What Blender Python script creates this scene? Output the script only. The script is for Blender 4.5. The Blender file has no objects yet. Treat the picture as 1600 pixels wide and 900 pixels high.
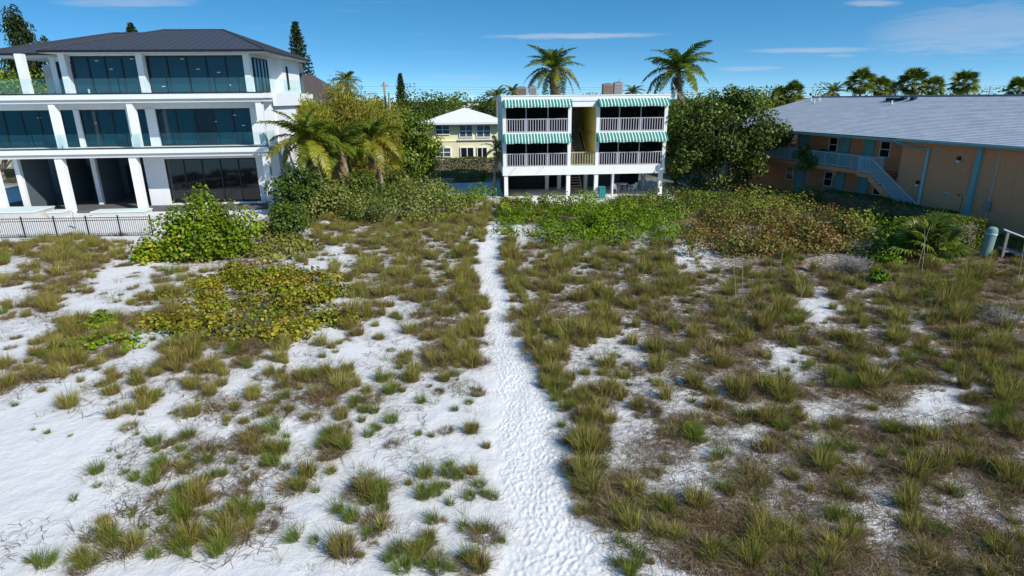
import bpy, math, random
import numpy as np
from mathutils import Vector, Matrix
random.seed(7); RNG = np.random.default_rng(11)
R_ = math.radians
SC = bpy.context.scene
COL = SC.collection

# ------------------------------------------------------------------ camera, sky, sun, exposure
F_PX, PITCH, ROLL, CAM_H = 930.0, R_(17.6), R_(0.6), 7.6
_fw = np.array([0, math.cos(PITCH), -math.sin(PITCH)]); _r = np.array([1.0, 0, 0]); _u = np.cross(_r, _fw)
_c, _s = math.cos(ROLL), math.sin(ROLL)
CR, CU, CW = _c*_r - _s*_u, _s*_r + _c*_u, _fw
cam_d = bpy.data.cameras.new('camera'); cam = bpy.data.objects.new('camera', cam_d); COL.objects.link(cam)
cam_d.sensor_width = 36.0; cam_d.lens = 36.0*F_PX/1600.0; cam_d.clip_start = 0.1; cam_d.clip_end = 6000
M = Matrix(((CR[0], CU[0], -CW[0], 0), (CR[1], CU[1], -CW[1], 0), (CR[2], CU[2], -CW[2], CAM_H), (0, 0, 0, 1)))
cam.matrix_world = M
SC.camera = cam
SUN = Vector((0.62, -0.50, 0.60)).normalized()
sun_d = bpy.data.lights.new('sun', 'SUN'); sun = bpy.data.objects.new('sun', sun_d); COL.objects.link(sun)
sun_d.energy = 4.8; sun_d.angle = R_(0.53); sun_d.color = (1.0, 0.95, 0.87)
sun.rotation_euler = SUN.to_track_quat('Z', 'Y').to_euler()
SC.view_settings.view_transform = 'Standard'; SC.view_settings.look = 'None'
SC.view_settings.exposure = 0.0; SC.view_settings.gamma = 1.0; SC.view_settings.use_curve_mapping = False
SC.cycles.max_bounces = 6; SC.cycles.transparent_max_bounces = 12; SC.cycles.diffuse_bounces = 3
SC.cycles.caustics_reflective = False; SC.cycles.caustics_refractive = False
wd = bpy.data.worlds.new('World'); SC.world = wd; wd.use_nodes = True
def ray(x, y): return (x-800)/F_PX*CR + (450-y)/F_PX*CU + CW
def G(x, y, z=0.0):
    d = ray(x, y); t = (z-CAM_H)/d[2]; return np.array([0, 0, CAM_H]) + t*d
def AY(x, y, Y):
    d = ray(x, y); return np.array([0, 0, CAM_H]) + d*(Y/d[1])
def azel(x, y):
    d = ray(x, y); d = d/np.linalg.norm(d); return math.atan2(d[0], d[1]), math.asin(d[2])
class NT:
    """small node helper"""
    def __init__(s, tree): s.t = tree; s.n = tree.nodes; s.l = tree.links
    def add(s, typ, **kw):
        nd = s.n.new(typ)
        for k, v in kw.items():
            if k == 'ins':
                for kk, vv in v.items():
                    if isinstance(vv, bpy.types.NodeSocket): s.l.new(vv, nd.inputs[kk])
                    else: nd.inputs[kk].default_value = vv
            else: setattr(nd, k, v)
        return nd
    def math(s, op, a, b=None, c=None, clamp=False):
        nd = s.n.new('ShaderNodeMath'); nd.operation = op; nd.use_clamp = clamp
        for i, v in enumerate((a, b, c)):
            if v is None: continue
            if isinstance(v, bpy.types.NodeSocket): s.l.new(v, nd.inputs[i])
            else: nd.inputs[i].default_value = v
        return nd.outputs[0]
    def mix(s, fac, a, b, mode='MIX'):
        nd = s.n.new('ShaderNodeMix'); nd.data_type = 'RGBA'; nd.blend_type = mode
        for sock, v in ((nd.inputs[0], fac), (nd.inputs[6], a), (nd.inputs[7], b)):
            if isinstance(v, bpy.types.NodeSocket): s.l.new(v, sock)
            elif isinstance(v, (tuple, list)): sock.default_value = (*v[:3], 1.0)
            else: sock.default_value = v
        return nd.outputs[2]
    def ramp(s, v, lo, hi):
        nd = s.n.new('ShaderNodeMapRange'); nd.interpolation_type = 'SMOOTHSTEP'
        s.l.new(v, nd.inputs[0]); nd.inputs[1].default_value = lo; nd.inputs[2].default_value = hi
        return nd.outputs[0]
    def noise(s, vec, scale, detail=3, rough=0.55):
        nd = s.n.new('ShaderNodeTexNoise'); nd.inputs['Scale'].default_value = scale
        nd.inputs['Detail'].default_value = detail; nd.inputs['Roughness'].default_value = rough
        if vec is not None: s.l.new(vec, nd.inputs['Vector'])
        return nd.outputs[0]
W = NT(wd.node_tree); W.n.clear()
sky = W.add('ShaderNodeTexSky'); sky.sky_type = 'NISHITA'; sky.sun_disc = False
sky.sun_elevation = math.asin(SUN.z); sky.sun_rotation = math.atan2(SUN.x, SUN.y)
sky.altitude = 0; sky.air_density = 1.0; sky.dust_density = 0.3; sky.ozone_density = 2.5
tc = W.add('ShaderNodeTexCoord'); sep = W.add('ShaderNodeSeparateXYZ', ins={0: tc.outputs['Generated']})
az = W.math('ARCTAN2', sep.outputs[0], sep.outputs[1]); el = W.math('ARCSINE', sep.outputs[2])
zz = W.math('ADD', 0.105, W.math('MULTIPLY', W.math('SUBTRACT', 1.0, W.math('POWER', 2.718, W.math('MULTIPLY', W.math('MAXIMUM', sep.outputs[2], 0.0), -3.5))), 0.80))
dirv = W.add('ShaderNodeCombineXYZ', ins={0: sep.outputs[0], 1: sep.outputs[1], 2: zz}); nrm = W.add('ShaderNodeVectorMath', operation='NORMALIZE', ins={0: dirv.outputs[0]}); W.l.new(nrm.outputs[0], sky.inputs[0])
cmb = W.add('ShaderNodeCombineXYZ', ins={0: W.math('MULTIPLY', az, 3.0), 1: W.math('MULTIPLY', el, 60.0)})
n1 = W.noise(cmb.outputs[0], 1.6, 5, 0.6)
wisp = W.math('MULTIPLY', W.ramp(n1, 0.60, 0.85), 0.35)
n2 = W.add('ShaderNodeCombineXYZ', ins={0: W.math('MULTIPLY', az, 14.0), 1: W.math('MULTIPLY', el, 120.0)})
nn2 = W.noise(n2.outputs[0], 1.5, 4, 0.65)
cl = wisp
for (x0, x1, y, h, dens, tilt) in ((735, 1065, 55, 5, 0.62, -4), (1150, 1395, 78, 4.5, 0.5, -3), (1105, 1240, 107, 4, 0.4, -2), (1280, 1345, 87, 3, 0.3, 0),
                                   (1330, 1760, 45, 36, 0.36, -26), (1310, 1420, 5, 5, 0.5, 0), (820, 1030, 190, 5, 0.2, 0), (60, 330, 3, 7, 0.4, 0), (640, 800, 120, 5, 0.15, 0)):
    a0, e0 = azel(x0, y - tilt/2); a1, e1 = azel(x1, y + tilt/2)
    hh = h/1000.0
    u = W.math('DIVIDE', W.math('SUBTRACT', az, (a0+a1)/2), (a1-a0)/2)
    sl = (e1-e0)/(a1-a0)
    v = W.math('SUBTRACT', W.math('SUBTRACT', el, (e0+e1)/2), W.math('MULTIPLY', W.math('SUBTRACT', az, (a0+a1)/2), sl))
    v = W.math('ADD', v, W.math('MULTIPLY', W.math('SUBTRACT', nn2, 0.5), hh*1.4))
    v = W.math('DIVIDE', v, hh)
    r2 = W.math('ADD', W.math('MULTIPLY', u, u), W.math('MULTIPLY', v, v))
    m = W.math('MULTIPLY', W.ramp(r2, 1.0, 0.0), W.math('MULTIPLY', W.math('ADD', nn2, 0.35), dens))
    cl = W.math('MAXIMUM', cl, m)
hsv = W.add('ShaderNodeHueSaturation', ins={'Hue': 0.490, 'Saturation': 1.34, 'Value': 1.42, 'Color': sky.outputs[0]})
skyc = W.mix(W.math('MINIMUM', cl, 1.0), hsv.outputs[0], (5.0, 5.5, 6.2))
bg = W.add('ShaderNodeBackground', ins={'Color': skyc, 'Strength': 0.118})
wo = W.add('ShaderNodeOutputWorld', ins={'Surface': bg.outputs[0]})

# ------------------------------------------------------------------ materials
MATS = {}
def new_mat(name):
    m = bpy.data.materials.new(name); m.use_nodes = True; t = NT(m.node_tree); t.n.clear(); MATS[name] = m
    return m, t
def pbr(name, col, rough=0.7, noise=0.12, nscale=3.0, bump=0.0, bscale=40.0, metal=0.0, spec=0.4, streak=0.0):
    m, t = new_mat(name)
    tcx = t.add('ShaderNodeTexCoord'); o = tcx.outputs['Object']
    c = tuple(col)
    lo = tuple(x*(1-noise) for x in c); hi = tuple(min(1, x*(1+noise*0.7)) for x in c)
    cc = t.mix(t.noise(o, nscale, 5, 0.65), lo, hi)
    if streak > 0:
        mp = t.add('ShaderNodeMapping', ins={0: o}); mp.inputs['Scale'].default_value = (5, 5, 0.35)
        st = t.ramp(t.noise(mp.outputs[0], 1.2, 4, 0.6), 0.52, 0.75)
        cc = t.mix(t.math('MULTIPLY', st, streak), cc, tuple(x*0.55 for x in c))
    ins = {'Base Color': cc, 'Roughness': rough, 'Metallic': metal, 'Specular IOR Level': spec}
    b = t.add('ShaderNodeBsdfPrincipled', ins=ins)
    if bump > 0:
        bp = t.add('ShaderNodeBump', ins={'Strength': bump, 'Distance': 0.02, 'Height': t.noise(o, bscale, 4, 0.6)})
        t.l.new(bp.outputs[0], b.inputs['Normal'])
    t.add('ShaderNodeOutputMaterial', ins={0: b.outputs[0]})
    return m
def leafmat(name, transl=0.3, jitter=0.14, gloss=0.0, rough=0.35):
    m, t = new_mat(name)
    at = t.add('ShaderNodeAttribute', attribute_name='Col')
    oi = t.add('ShaderNodeObjectInfo')
    h = t.math('ADD', 0.5 - 0.012, t.math('MULTIPLY', oi.outputs['Random'], 0.024))
    v = t.math('ADD', 0.78*(1.0 - jitter), t.math('MULTIPLY', oi.outputs['Random'], 0.78*2*jitter))
    hs = t.add('ShaderNodeHueSaturation', ins={'Hue': h, 'Saturation': 1.12, 'Value': v, 'Color': at.outputs['Color']})
    d = t.add('ShaderNodeBsdfDiffuse', ins={'Color': hs.outputs[0]})
    tr = t.add('ShaderNodeBsdfTranslucent', ins={'Color': hs.outputs[0]})
    mx = t.add('ShaderNodeMixShader', ins={0: transl, 1: d.outputs[0], 2: tr.outputs[0]})
    out = mx
    if gloss > 0:
        gl = t.add('ShaderNodeBsdfGlossy', ins={'Color': (1, 1, 1, 1), 'Roughness': rough})
        out = t.add('ShaderNodeMixShader', ins={0: gloss, 1: mx.outputs[0], 2: gl.outputs[0]})
    t.add('ShaderNodeOutputMaterial', ins={0: out.outputs[0]})
    return m
leafmat('leaf', 0.30, 0.08, 0.018, 0.45); leafmat('grass', 0.14, 0.18); leafmat('frond', 0.28, 0.12, 0.02, 0.4); leafmat('litter', 0.0, 0.15)
pbr('stucco_white', (0.80, 0.81, 0.82), 0.8, 0.08, 0.7, 0.25, 40, streak=0.14)
pbr('stucco_inner_shaded', (0.09, 0.12, 0.14), 0.85, 0.08, 0.8)  # dark inner stucco, deepened and blued to imitate carport shade
pbr('roof_dark', (0.062, 0.062, 0.072), 0.42, 0.18, 1.2)
pbr('roof_brown', (0.10, 0.075, 0.065), 0.7, 0.25, 2)
pbr('black_metal', (0.012, 0.012, 0.014), 0.45, 0.1)
pbr('soffit', (0.62, 0.60, 0.57), 0.8, 0.06)
pbr('concrete', (0.55, 0.54, 0.52), 0.9, 0.15, 2.5, 0.3, 30, streak=0.1)
pbr('concrete_shaded', (0.11, 0.11, 0.11), 0.9, 0.15, 1.5)  # floor concrete with the shade under the buildings put into its colour
pbr('white_paint', (0.86, 0.86, 0.84), 0.6, 0.07, 1.5, 0.0, streak=0.12)
pbr('grey_white_paint', (0.46, 0.46, 0.50), 0.6, 0.07, 2)
pbr('pale_mint', (0.66, 0.76, 0.72), 0.75, 0.08, 1.0, 0.1, 50, streak=0.1)
pbr('yellow_wall', (0.72, 0.62, 0.20), 0.8, 0.08, 1.0, 0.1, 50)
pbr('cream_wall', (0.84, 0.80, 0.50), 0.8, 0.06, 1.0, 0.1, 50, streak=0.06)
pbr('cream_wall_low', (0.82, 0.78, 0.54), 0.8, 0.06, 1.0, 0.1, 50, streak=0.06)
pbr('awning_green', (0.025, 0.22, 0.165), 0.8, 0.12, 6)
pbr('awning_white', (0.76, 0.80, 0.78), 0.8, 0.06, 6)
pbr('interior_shade', (0.022, 0.032, 0.035), 0.9, 0.2, 1.0)  # near-black imitates shade in openings and behind the apartment stilts
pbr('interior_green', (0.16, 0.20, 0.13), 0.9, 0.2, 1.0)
pbr('stair_tan', (0.42, 0.36, 0.22), 0.8, 0.12, 2)
pbr('roof_white', (0.80, 0.80, 0.80), 0.6, 0.05, 2)
pbr('tan_wall', (0.92, 0.34, 0.165), 0.85, 0.16, 0.35, 0.3, 50, streak=0.28)
pbr('teal_trim', (0.21, 0.42, 0.42), 0.5, 0.12, 2)
pbr('teal_door', (0.20, 0.46, 0.50), 0.5, 0.08, 2)
pbr('blue_white_rail', (0.40, 0.56, 0.62), 0.5, 0.06, 2)
pbr('ac_metal', (0.34, 0.31, 0.29), 0.5, 0.15, 4, metal=0.3)
pbr('ac_rust', (0.24, 0.165, 0.12), 0.7, 0.2, 4)
pbr('wood_grey', (0.36, 0.32, 0.27), 0.85, 0.25, 5, 0.3, 25)
pbr('wood_post', (0.40, 0.27, 0.12), 0.85, 0.2, 5, 0.3, 25)
pbr('bark', (0.20, 0.165, 0.13), 0.95, 0.3, 3, 0.6, 20)
pbr('bark_pale', (0.36, 0.32, 0.27), 0.95, 0.25, 3, 0.6, 20)
pbr('palm_trunk', (0.30, 0.25, 0.19), 0.95, 0.25, 4, 0.5, 14)
pbr('teal_plastic', (0.20, 0.32, 0.28), 0.5, 0.18, 4, streak=0.2)
pbr('bin_teal', (0.02, 0.22, 0.22), 0.45, 0.1, 3)
pbr('white_plastic', (0.78, 0.80, 0.80), 0.4, 0.04, 3)
pbr('tile_red', (0.40, 0.13, 0.07), 0.8, 0.2, 3)
pbr('wire', (0.03, 0.03, 0.03), 0.6, 0.0)
pbr('sticker', (0.75, 0.75, 0.72), 0.6, 0.05)
pbr('curtain', (0.55, 0.57, 0.52), 0.8, 0.1, 3)
pbr('rock', (0.55, 0.53, 0.50), 0.9, 0.2, 3, 0.5, 10)
pbr('slab_grey', (0.52, 0.53, 0.54), 0.9, 0.14, 0.9, 0.3, 25)
pbr('blue_tarp', (0.06, 0.06, 0.30), 0.6, 0.1)
def glassmat(name, col, rough=0.04):
    m, t = new_mat(name)
    tcx = t.add('ShaderNodeTexCoord')
    c = t.mix(t.noise(tcx.outputs['Object'], 0.35, 2), tuple(x*0.6 for x in col), tuple(x*1.3 for x in col))
    b = t.add('ShaderNodeBsdfPrincipled', ins={'Base Color': c, 'Roughness': rough, 'Specular IOR Level': 0.5, 'IOR': 1.5})
    bp = t.add('ShaderNodeBump', ins={'Strength': 0.04, 'Distance': 0.01, 'Height': t.noise(tcx.outputs['Object'], 0.8, 2)})
    t.l.new(bp.outputs[0], b.inputs['Normal'])
    t.add('ShaderNodeOutputMaterial', ins={0: b.outputs[0]})
glassmat('glass_dark', (0.004, 0.040, 0.060)); glassmat('glass_black', (0.010, 0.013, 0.018)); glassmat('glass_blue', (0.05, 0.10, 0.13))
def clearglass(name, tint, fac):
    m, t = new_mat(name)
    tr = t.add('ShaderNodeBsdfTransparent', ins={'Color': (*tint, 1)})
    gl = t.add('ShaderNodeBsdfGlossy', ins={'Color': (0.9, 1, 0.98, 1), 'Roughness': 0.03})
    df = t.add('ShaderNodeBsdfDiffuse', ins={'Color': (0.25, 0.5, 0.46, 1)})
    m1 = t.add('ShaderNodeMixShader', ins={0: 0.008, 1: tr.outputs[0], 2: df.outputs[0]})
    m2 = t.add('ShaderNodeMixShader', ins={0: fac, 1: m1.outputs[0], 2: gl.outputs[0]})
    t.add('ShaderNodeOutputMaterial', ins={0: m2.outputs[0]})
clearglass('glass_rail', (0.92, 0.975, 0.965), 0.05)
# insect screen: half-open mesh
m, t = new_mat('screen')
tr = t.add('ShaderNodeBsdfTransparent', ins={'Color': (0.45, 0.47, 0.47, 1)}); df = t.add('ShaderNodeBsdfDiffuse', ins={'Color': (0.02, 0.022, 0.022, 1)})
t.add('ShaderNodeOutputMaterial', ins={0: t.add('ShaderNodeMixShader', ins={0: 0.25, 1: tr.outputs[0], 2: df.outputs[0]}).outputs[0]})
# shingles
m, t = new_mat('shingle')
at = t.add('ShaderNodeAttribute', attribute_name='Col')
tcx = t.add('ShaderNodeTexCoord')
nz = t.noise(tcx.outputs['Object'], 1.1, 5, 0.6); nf = t.noise(tcx.outputs['Object'], 30, 2)
c = t.mix(nz, (0.46, 0.49, 0.54), (0.56, 0.59, 0.63)); c = t.mix(t.math('MULTIPLY', nf, 0.3), c, (0.34, 0.36, 0.39)); c = t.mix(1.0, c, at.outputs['Color'], 'MULTIPLY')
b = t.add('ShaderNodeBsdfPrincipled', ins={'Base Color': c, 'Roughness': 0.85, 'Specular IOR Level': 0.2})
t.add('ShaderNodeOutputMaterial', ins={0: b.outputs[0]})
# sand ground: clean quartz sand, plant litter (attribute), soil/lawn further inland (attribute)
def sandmat(name, foot):
    m, t = new_mat(name)
    g = t.add('ShaderNodeNewGeometry'); p = g.outputs['Position']
    n1 = t.noise(p, 0.5, 5, 0.6); n2 = t.noise(p, 6, 5, 0.7); n3 = t.noise(p, 28, 4, 0.7)
    sand = t.mix(n1, (0.69, 0.67, 0.64), (0.79, 0.77, 0.735)); sand = t.mix(t.math('MULTIPLY', t.ramp(n3, 0.55, 0.8), 0.25), sand, (0.52, 0.50, 0.47))
    col = sand
    if not foot:
        at = t.add('ShaderNodeAttribute', attribute_name='Col'); sp = t.add('ShaderNodeSeparateColor', ins={0: at.outputs['Color']})
        amp = t.math('MINIMUM', t.math('MULTIPLY', sp.outputs[0], 3.2), 1.0)
        k = t.math('ADD', sp.outputs[0], t.math('MULTIPLY', amp, t.math('ADD', t.math('MULTIPLY', t.math('SUBTRACT', n2, 0.5), 1.5), t.math('MULTIPLY', t.math('SUBTRACT', n3, 0.5), 0.8))))
        lit = t.mix(n3, (0.045, 0.030, 0.018), (0.23, 0.155, 0.09)); lit = t.mix(t.ramp(n2, 0.35, 0.7), lit, t.mix(n3, (0.12, 0.082, 0.052), (0.34, 0.25, 0.17)))
        col = t.mix(t.ramp(k, 0.42, 0.62), col, lit)
        soil = t.mix(n2, (0.06, 0.075, 0.025), (0.16, 0.14, 0.07))
        col = t.mix(sp.outputs[1], col, soil)
    hgt = t.math('ADD', t.math('ADD', t.math('MULTIPLY', n2, 0.55), t.math('MULTIPLY', n3, 0.35)), t.math('MULTIPLY', t.noise(p, 2.2, 3, 0.5), 1.6))
    bp = t.add('ShaderNodeBump', ins={'Strength': 0.4 if foot else 0.8, 'Distance': 0.05, 'Height': hgt})
    b = t.add('ShaderNodeBsdfPrincipled', ins={'Base Color': col, 'Roughness': 0.95, 'Specular IOR Level': 0.1, 'Normal': bp.outputs[0]})
    t.add('ShaderNodeOutputMaterial', ins={0: b.outputs[0]})
sandmat('sand', False); sandmat('sand_path', True)

# ------------------------------------------------------------------ mesh helpers
class MB:
    def __init__(s): s.v = []; s.f = []; s.m = []
    def add(s, vs, fs, mi=0):
        b = len(s.v); s.v.extend([tuple(map(float, q)) for q in vs]); s.f.extend([tuple(i+b for i in f) for f in fs]); s.m.extend([mi]*len(fs)); return s
    def box(s, x0, x1, y0, y1, z0, z1, mi=0):
        return s.add([(x0,y0,z0),(x1,y0,z0),(x1,y1,z0),(x0,y1,z0),(x0,y0,z1),(x1,y0,z1),(x1,y1,z1),(x0,y1,z1)],
                     [(0,3,2,1),(4,5,6,7),(0,1,5,4),(1,2,6,5),(2,3,7,6),(3,0,4,7)], mi)
    def quad(s, a, b, c, d, mi=0): return s.add([a,b,c,d], [(0,1,2,3)], mi)
    def poly(s, pts, mi=0): return s.add(pts, [tuple(range(len(pts)))], mi)
    def prism(s, pts, h, mi=0):       # pts: ring (x,y,z), extruded by vector h
        n = len(pts); q = [tuple(np.add(p, h)) for p in pts]
        return s.add(list(pts)+q, [tuple(range(n))[::-1], tuple(range(n, 2*n))]+[(i,(i+1)%n,(i+1)%n+n,i+n) for i in range(n)], mi)
    def tube(s, pts, rads, n=6, mi=0, cap=True):
        pts = [np.array(p, float) for p in pts]; base = len(s.v); fs = []
        for i, p in enumerate(pts):
            d = pts[min(i+1, len(pts)-1)] - pts[max(i-1, 0)]; d = d/(np.linalg.norm(d)+1e-9)
            a = np.cross(d, (0.13, 0.97, 0.21)) if abs(d[1]) < 0.9 else np.cross(d, (1, 0, 0)); a /= np.linalg.norm(a); b = np.cross(d, a)
            for k in range(n):
                t = 2*math.pi*k/n; s.v.append(tuple(p + rads[i]*(a*math.cos(t)+b*math.sin(t))))
        for i in range(len(pts)-1):
            for k in range(n): fs.append((base+i*n+k, base+i*n+(k+1)%n, base+(i+1)*n+(k+1)%n, base+(i+1)*n+k))
        if cap: fs.append(tuple(base+k for k in range(n))[::-1]); fs.append(tuple(base+(len(pts)-1)*n+k for k in range(n)))
        s.f.extend(fs); s.m.extend([mi]*len(fs)); return s
    def lathe(s, prof, n=16, c=(0,0,0), mi=0):
        base = len(s.v); fs = []
        for r, z in prof:
            for k in range(n): s.v.append((c[0]+r*math.cos(2*math.pi*k/n), c[1]+r*math.sin(2*math.pi*k/n), c[2]+z))
        for i in range(len(prof)-1):
            for k in range(n): fs.append((base+i*n+k, base+i*n+(k+1)%n, base+(i+1)*n+(k+1)%n, base+(i+1)*n+k))
        s.f.extend(fs); s.m.extend([mi]*len(fs)); return s
    def mesh(s, name, mats):
        me = bpy.data.meshes.new(name); me.from_pydata(s.v, [], s.f)
        for m in (mats if isinstance(mats, (list, tuple)) else [mats]): me.materials.append(MATS[m])
        me.polygons.foreach_set('material_index', s.m); me.update(); return me
def link(name, data, parent=None, loc=None, rot=None, scale=None):
    o = bpy.data.objects.new(name, data); COL.objects.link(o)
    if parent is not None: o.parent = parent
    if loc is not None: o.location = loc
    if rot is not None: o.rotation_euler = rot
    if scale is not None: o.scale = scale if hasattr(scale, '__len__') else (scale,)*3
    return o
def obj(name, mb, mat, parent=None, **kw): return link(name, mb.mesh(name, mat), parent, **kw)
def bx(name, mat, parent, *a): return obj(name, MB().box(*a), mat, parent)
def tag(o, label=None, cat=None, group=None, kind=None):
    if label: o['label'] = label
    if cat: o['category'] = cat
    if group: o['group'] = group
    if kind: o['kind'] = kind
    return o
def empty(name, loc=(0,0,0), rz=0.0, label=None, cat=None, group=None):
    o = bpy.data.objects.new(name, None); COL.objects.link(o); o.location = loc; o.rotation_euler = (0,0,rz); o.empty_display_size = 0.2
    return tag(o, label, cat, group)
def npmesh(name, V, Q=None, T=None, col=None, mat=None, smooth=False):
    """numpy mesh: V (n,3), Q (k,4), T (k,3), per-vertex colour col (n,3)"""
    me = bpy.data.meshes.new(name); V = np.asarray(V, np.float32)
    loops = []; starts = []; tot = []; off = 0
    for a, w in ((Q, 4), (T, 3)):
        if a is None or len(a) == 0: continue
        a = np.asarray(a, np.int32); loops.append(a.ravel()); starts.append(off + np.arange(len(a), dtype=np.int32)*w); tot.append(np.full(len(a), w, np.int32)); off += a.size
    lp = np.concatenate(loops); st = np.concatenate(starts); tt = np.concatenate(tot)
    me.vertices.add(len(V)); me.vertices.foreach_set('co', V.ravel()); me.loops.add(len(lp)); me.loops.foreach_set('vertex_index', lp)
    me.polygons.add(len(st)); me.polygons.foreach_set('loop_start', st); me.polygons.foreach_set('loop_total', tt)
    if smooth: me.polygons.foreach_set('use_smooth', np.ones(len(st), bool))
    me.update(calc_edges=True)
    if col is not None:
        a = me.color_attributes.new('Col', 'FLOAT_COLOR', 'POINT'); c = np.ones((len(V), 4), np.float32); c[:, :3] = col; a.data.foreach_set('color', c.ravel())
    if mat: me.materials.append(MATS[mat])
    me.validate(); return me
def unit(a): return a/(np.linalg.norm(a, axis=-1, keepdims=True)+1e-9)
def leaf_mesh(name, P, N, size, col, ratio=0.9, mat='leaf', droop=0.0, dirv=None, fold=0.18, rng=RNG):
    """one folded six-point leaf per point: P centres, N normals"""
    n = len(P); N = unit(N)
    d = rng.normal(size=(n, 3)) if dirv is None else dirv + rng.normal(size=(n, 3))*0.25
    d[:, 2] -= droop
    d = unit(d - N*np.sum(d*N, axis=1, keepdims=True)); s = np.cross(N, d)
    size = np.asarray(size).reshape(-1, 1)
    w = size*ratio*0.5
    def pt(a, b, c): return P + d*size*a + s*w*b + N*size*c
    V = np.stack([pt(-0.5,0,0), pt(-0.22,0.85,fold), pt(0.2,0.9,fold), pt(0.5,0,0), pt(0.2,-0.9,fold), pt(-0.22,-0.85,fold)], 1).reshape(-1, 3)
    b = (np.arange(n)*6)[:, None]
    Q = np.concatenate([b+np.array([0,3,2,1]), b+np.array([0,5,4,3])])
    return npmesh(name, V, Q, None, np.repeat(col, 6, 0), mat)
def palette(n, cols, weights, jit=0.18, rng=RNG):
    cols = np.array(cols); i = rng.choice(len(cols), n, p=np.array(weights)/sum(weights))
    j = rng.choice(len(cols), n, p=np.array(weights)/sum(weights)); f = rng.random((n, 1))*0.5
    c = cols[i]*(1-f) + cols[j]*f
    return c*np.exp(rng.normal(size=(n, 1))*jit)
def clump_points(clumps, n, inner=0.55, rng=RNG, flat=0.0):
    """points in the outer shell of a set of (x,y,z,rx,ry,rz) clumps"""
    C = np.array(clumps, float); wgt = C[:, 3]*C[:, 4]+C[:, 3]*C[:, 5]; i = rng.choice(len(C), n, p=wgt/wgt.sum())
    d = unit(rng.normal(size=(n, 3))); r = inner + (1.06-inner)*rng.random((n, 1))**0.6
    P = C[i, :3] + d*r*C[i, 3:6]
    N = d*0.7 + np.array([0.1, -0.1, 0.45+flat]) + rng.normal(size=(n, 3))*0.45
    return P, N, i

# ------------------------------------------------------------------ terrain
PATH_L = [(765,352),(757,375),(742,400),(740,420),(748,450),(766,480),(757,510),(752,560),(768,600),(765,640),(760,700),(770,760),(788,820),(775,900)]
PATH_R = [(787,352),(784,375),(778,400),(782,430),(795,465),(805,500),(828,550),(842,590),(868,620),(888,680),(893,740),(905,790),(955,840),(985,900)]
_pl = np.array([G(*q)[:2] for q in PATH_L])[::-1]; _pr = np.array([G(*q)[:2] for q in PATH_R])[::-1]
def path_edges(Y):
    j = 0.10*np.sin(np.asarray(Y)*2.9)+0.07*np.sin(np.asarray(Y)*6.7+1)
    return np.interp(Y, _pl[:, 1], _pl[:, 0])+j, np.interp(Y, _pr[:, 1], _pr[:, 0])+0.8*j*np.cos(np.asarray(Y)*0.9)
def in_path(X, Y, marg=0.0):
    l, r = path_edges(Y); inside = np.minimum(X-l, r-X)
    k = np.clip((inside+marg)/0.5, 0, 1); return k*k*(3-2*k)*(np.asarray(Y) < 38.5)
_ph = np.random.default_rng(3).random((24, 3))
def hz(X, Y):
    X = np.asarray(X, float); Y = np.asarray(Y, float); z = np.zeros(np.broadcast(X, Y).shape)
    for k in range(24):
        f = 0.16*1.17**k; a = 0.10*0.83**k; t = _ph[k, 0]*6.283
        z = z + a*np.sin(f*(X*math.cos(t)+Y*math.sin(t)) + _ph[k, 1]*6.283)
    z = z*0.62
    z = z - np.clip((-6-Y)*0.05, 0, 1.5)
    near = 1/(1+np.exp((Y-44.0)/1.0)); hs = 1/(1+np.exp(-(np.abs(X+28)-14)/1.0))
    z = z*near - 0.2*(1-near)
    z = z*np.where((Y > 33) & (X < -15), 0.15, 1.0)
    return z
# vegetation map of the dune, read as 50 x 40 pixel cells from y = 340 (row) and x = 0 (column)
VEG = """
OOOossssOOOOOOO.OsssssssssssssdD
OOOOossssooOOOO.OOOOOossDssddddD
oOO,,oosssoOOOO.OOOODOddDdDdDdDD
oO.,oOssssoOoOO.OdOdOdDdD.OOdDDd
,OOOoOosssoo,OO.OOOodOdDddOdoDdd
oOOo,Oodo,g,oOO.OOoodODd,dDoddDD
OO,oooO,oOOoOoG..OoOodoDOoDdDooD
,ggoooooOooG,,,..GOooodod.oo.gOD
.,.,gg,oG,G,,,,..GO,dDo,doDdOdOd
...,oGooG,o..,...GO,o,od,doDdOdO
...ggGGo,g,G,gG...GOo,gOood,oO,d
..,goGoG,,gGgggg..OoOdOO,og.Oo,o
,.gGGogo,gGGgGgg...GOODDdoOooOoO
,gGGGgGgg,GgGGgg...G,oDDDOdOoOoO
""".split()
DENS = {'.': 0.0, ',': 1.6, 'o': 4.0, 'O': 8.5, 'g': 3.4, 'G': 6.2, 'd': 5.6, 'D': 9.0, 's': 0.3}
LIT = {'.': 0.0, ',': 0.09, 'o': 0.28, 'O': 0.50, 'g': 0.0, 'G': 0.05, 'd': 0.64, 'D': 0.70, 's': 0.6}
DG = np.array([[LIT[c] for c in row] for row in VEG])
def to_px(X, Y, Z=0.0):
    d = np.stack([np.asarray(X, float), np.asarray(Y, float), np.zeros(np.shape(X))+Z-CAM_H], -1); z = d@CW
    z = np.where(z < 0.5, 0.5, z)
    return 800+F_PX*(d@CR)/z, 450-F_PX*(d@CU)/z
def litter_at(X, Y):
    px, py = to_px(X, Y); c = np.clip((px-25)/50, 0, 31); r = np.clip((py-360)/40, 0, 13)
    c0 = np.floor(c).astype(int); r0 = np.floor(r).astype(int); c1 = np.minimum(c0+1, 31); r1 = np.minimum(r0+1, 13); fc = c-c0; fr = r-r0
    return (DG[r0, c0]*(1-fc)+DG[r0, c1]*fc)*(1-fr) + (DG[r1, c0]*(1-fc)+DG[r1, c1]*fc)*fr
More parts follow.
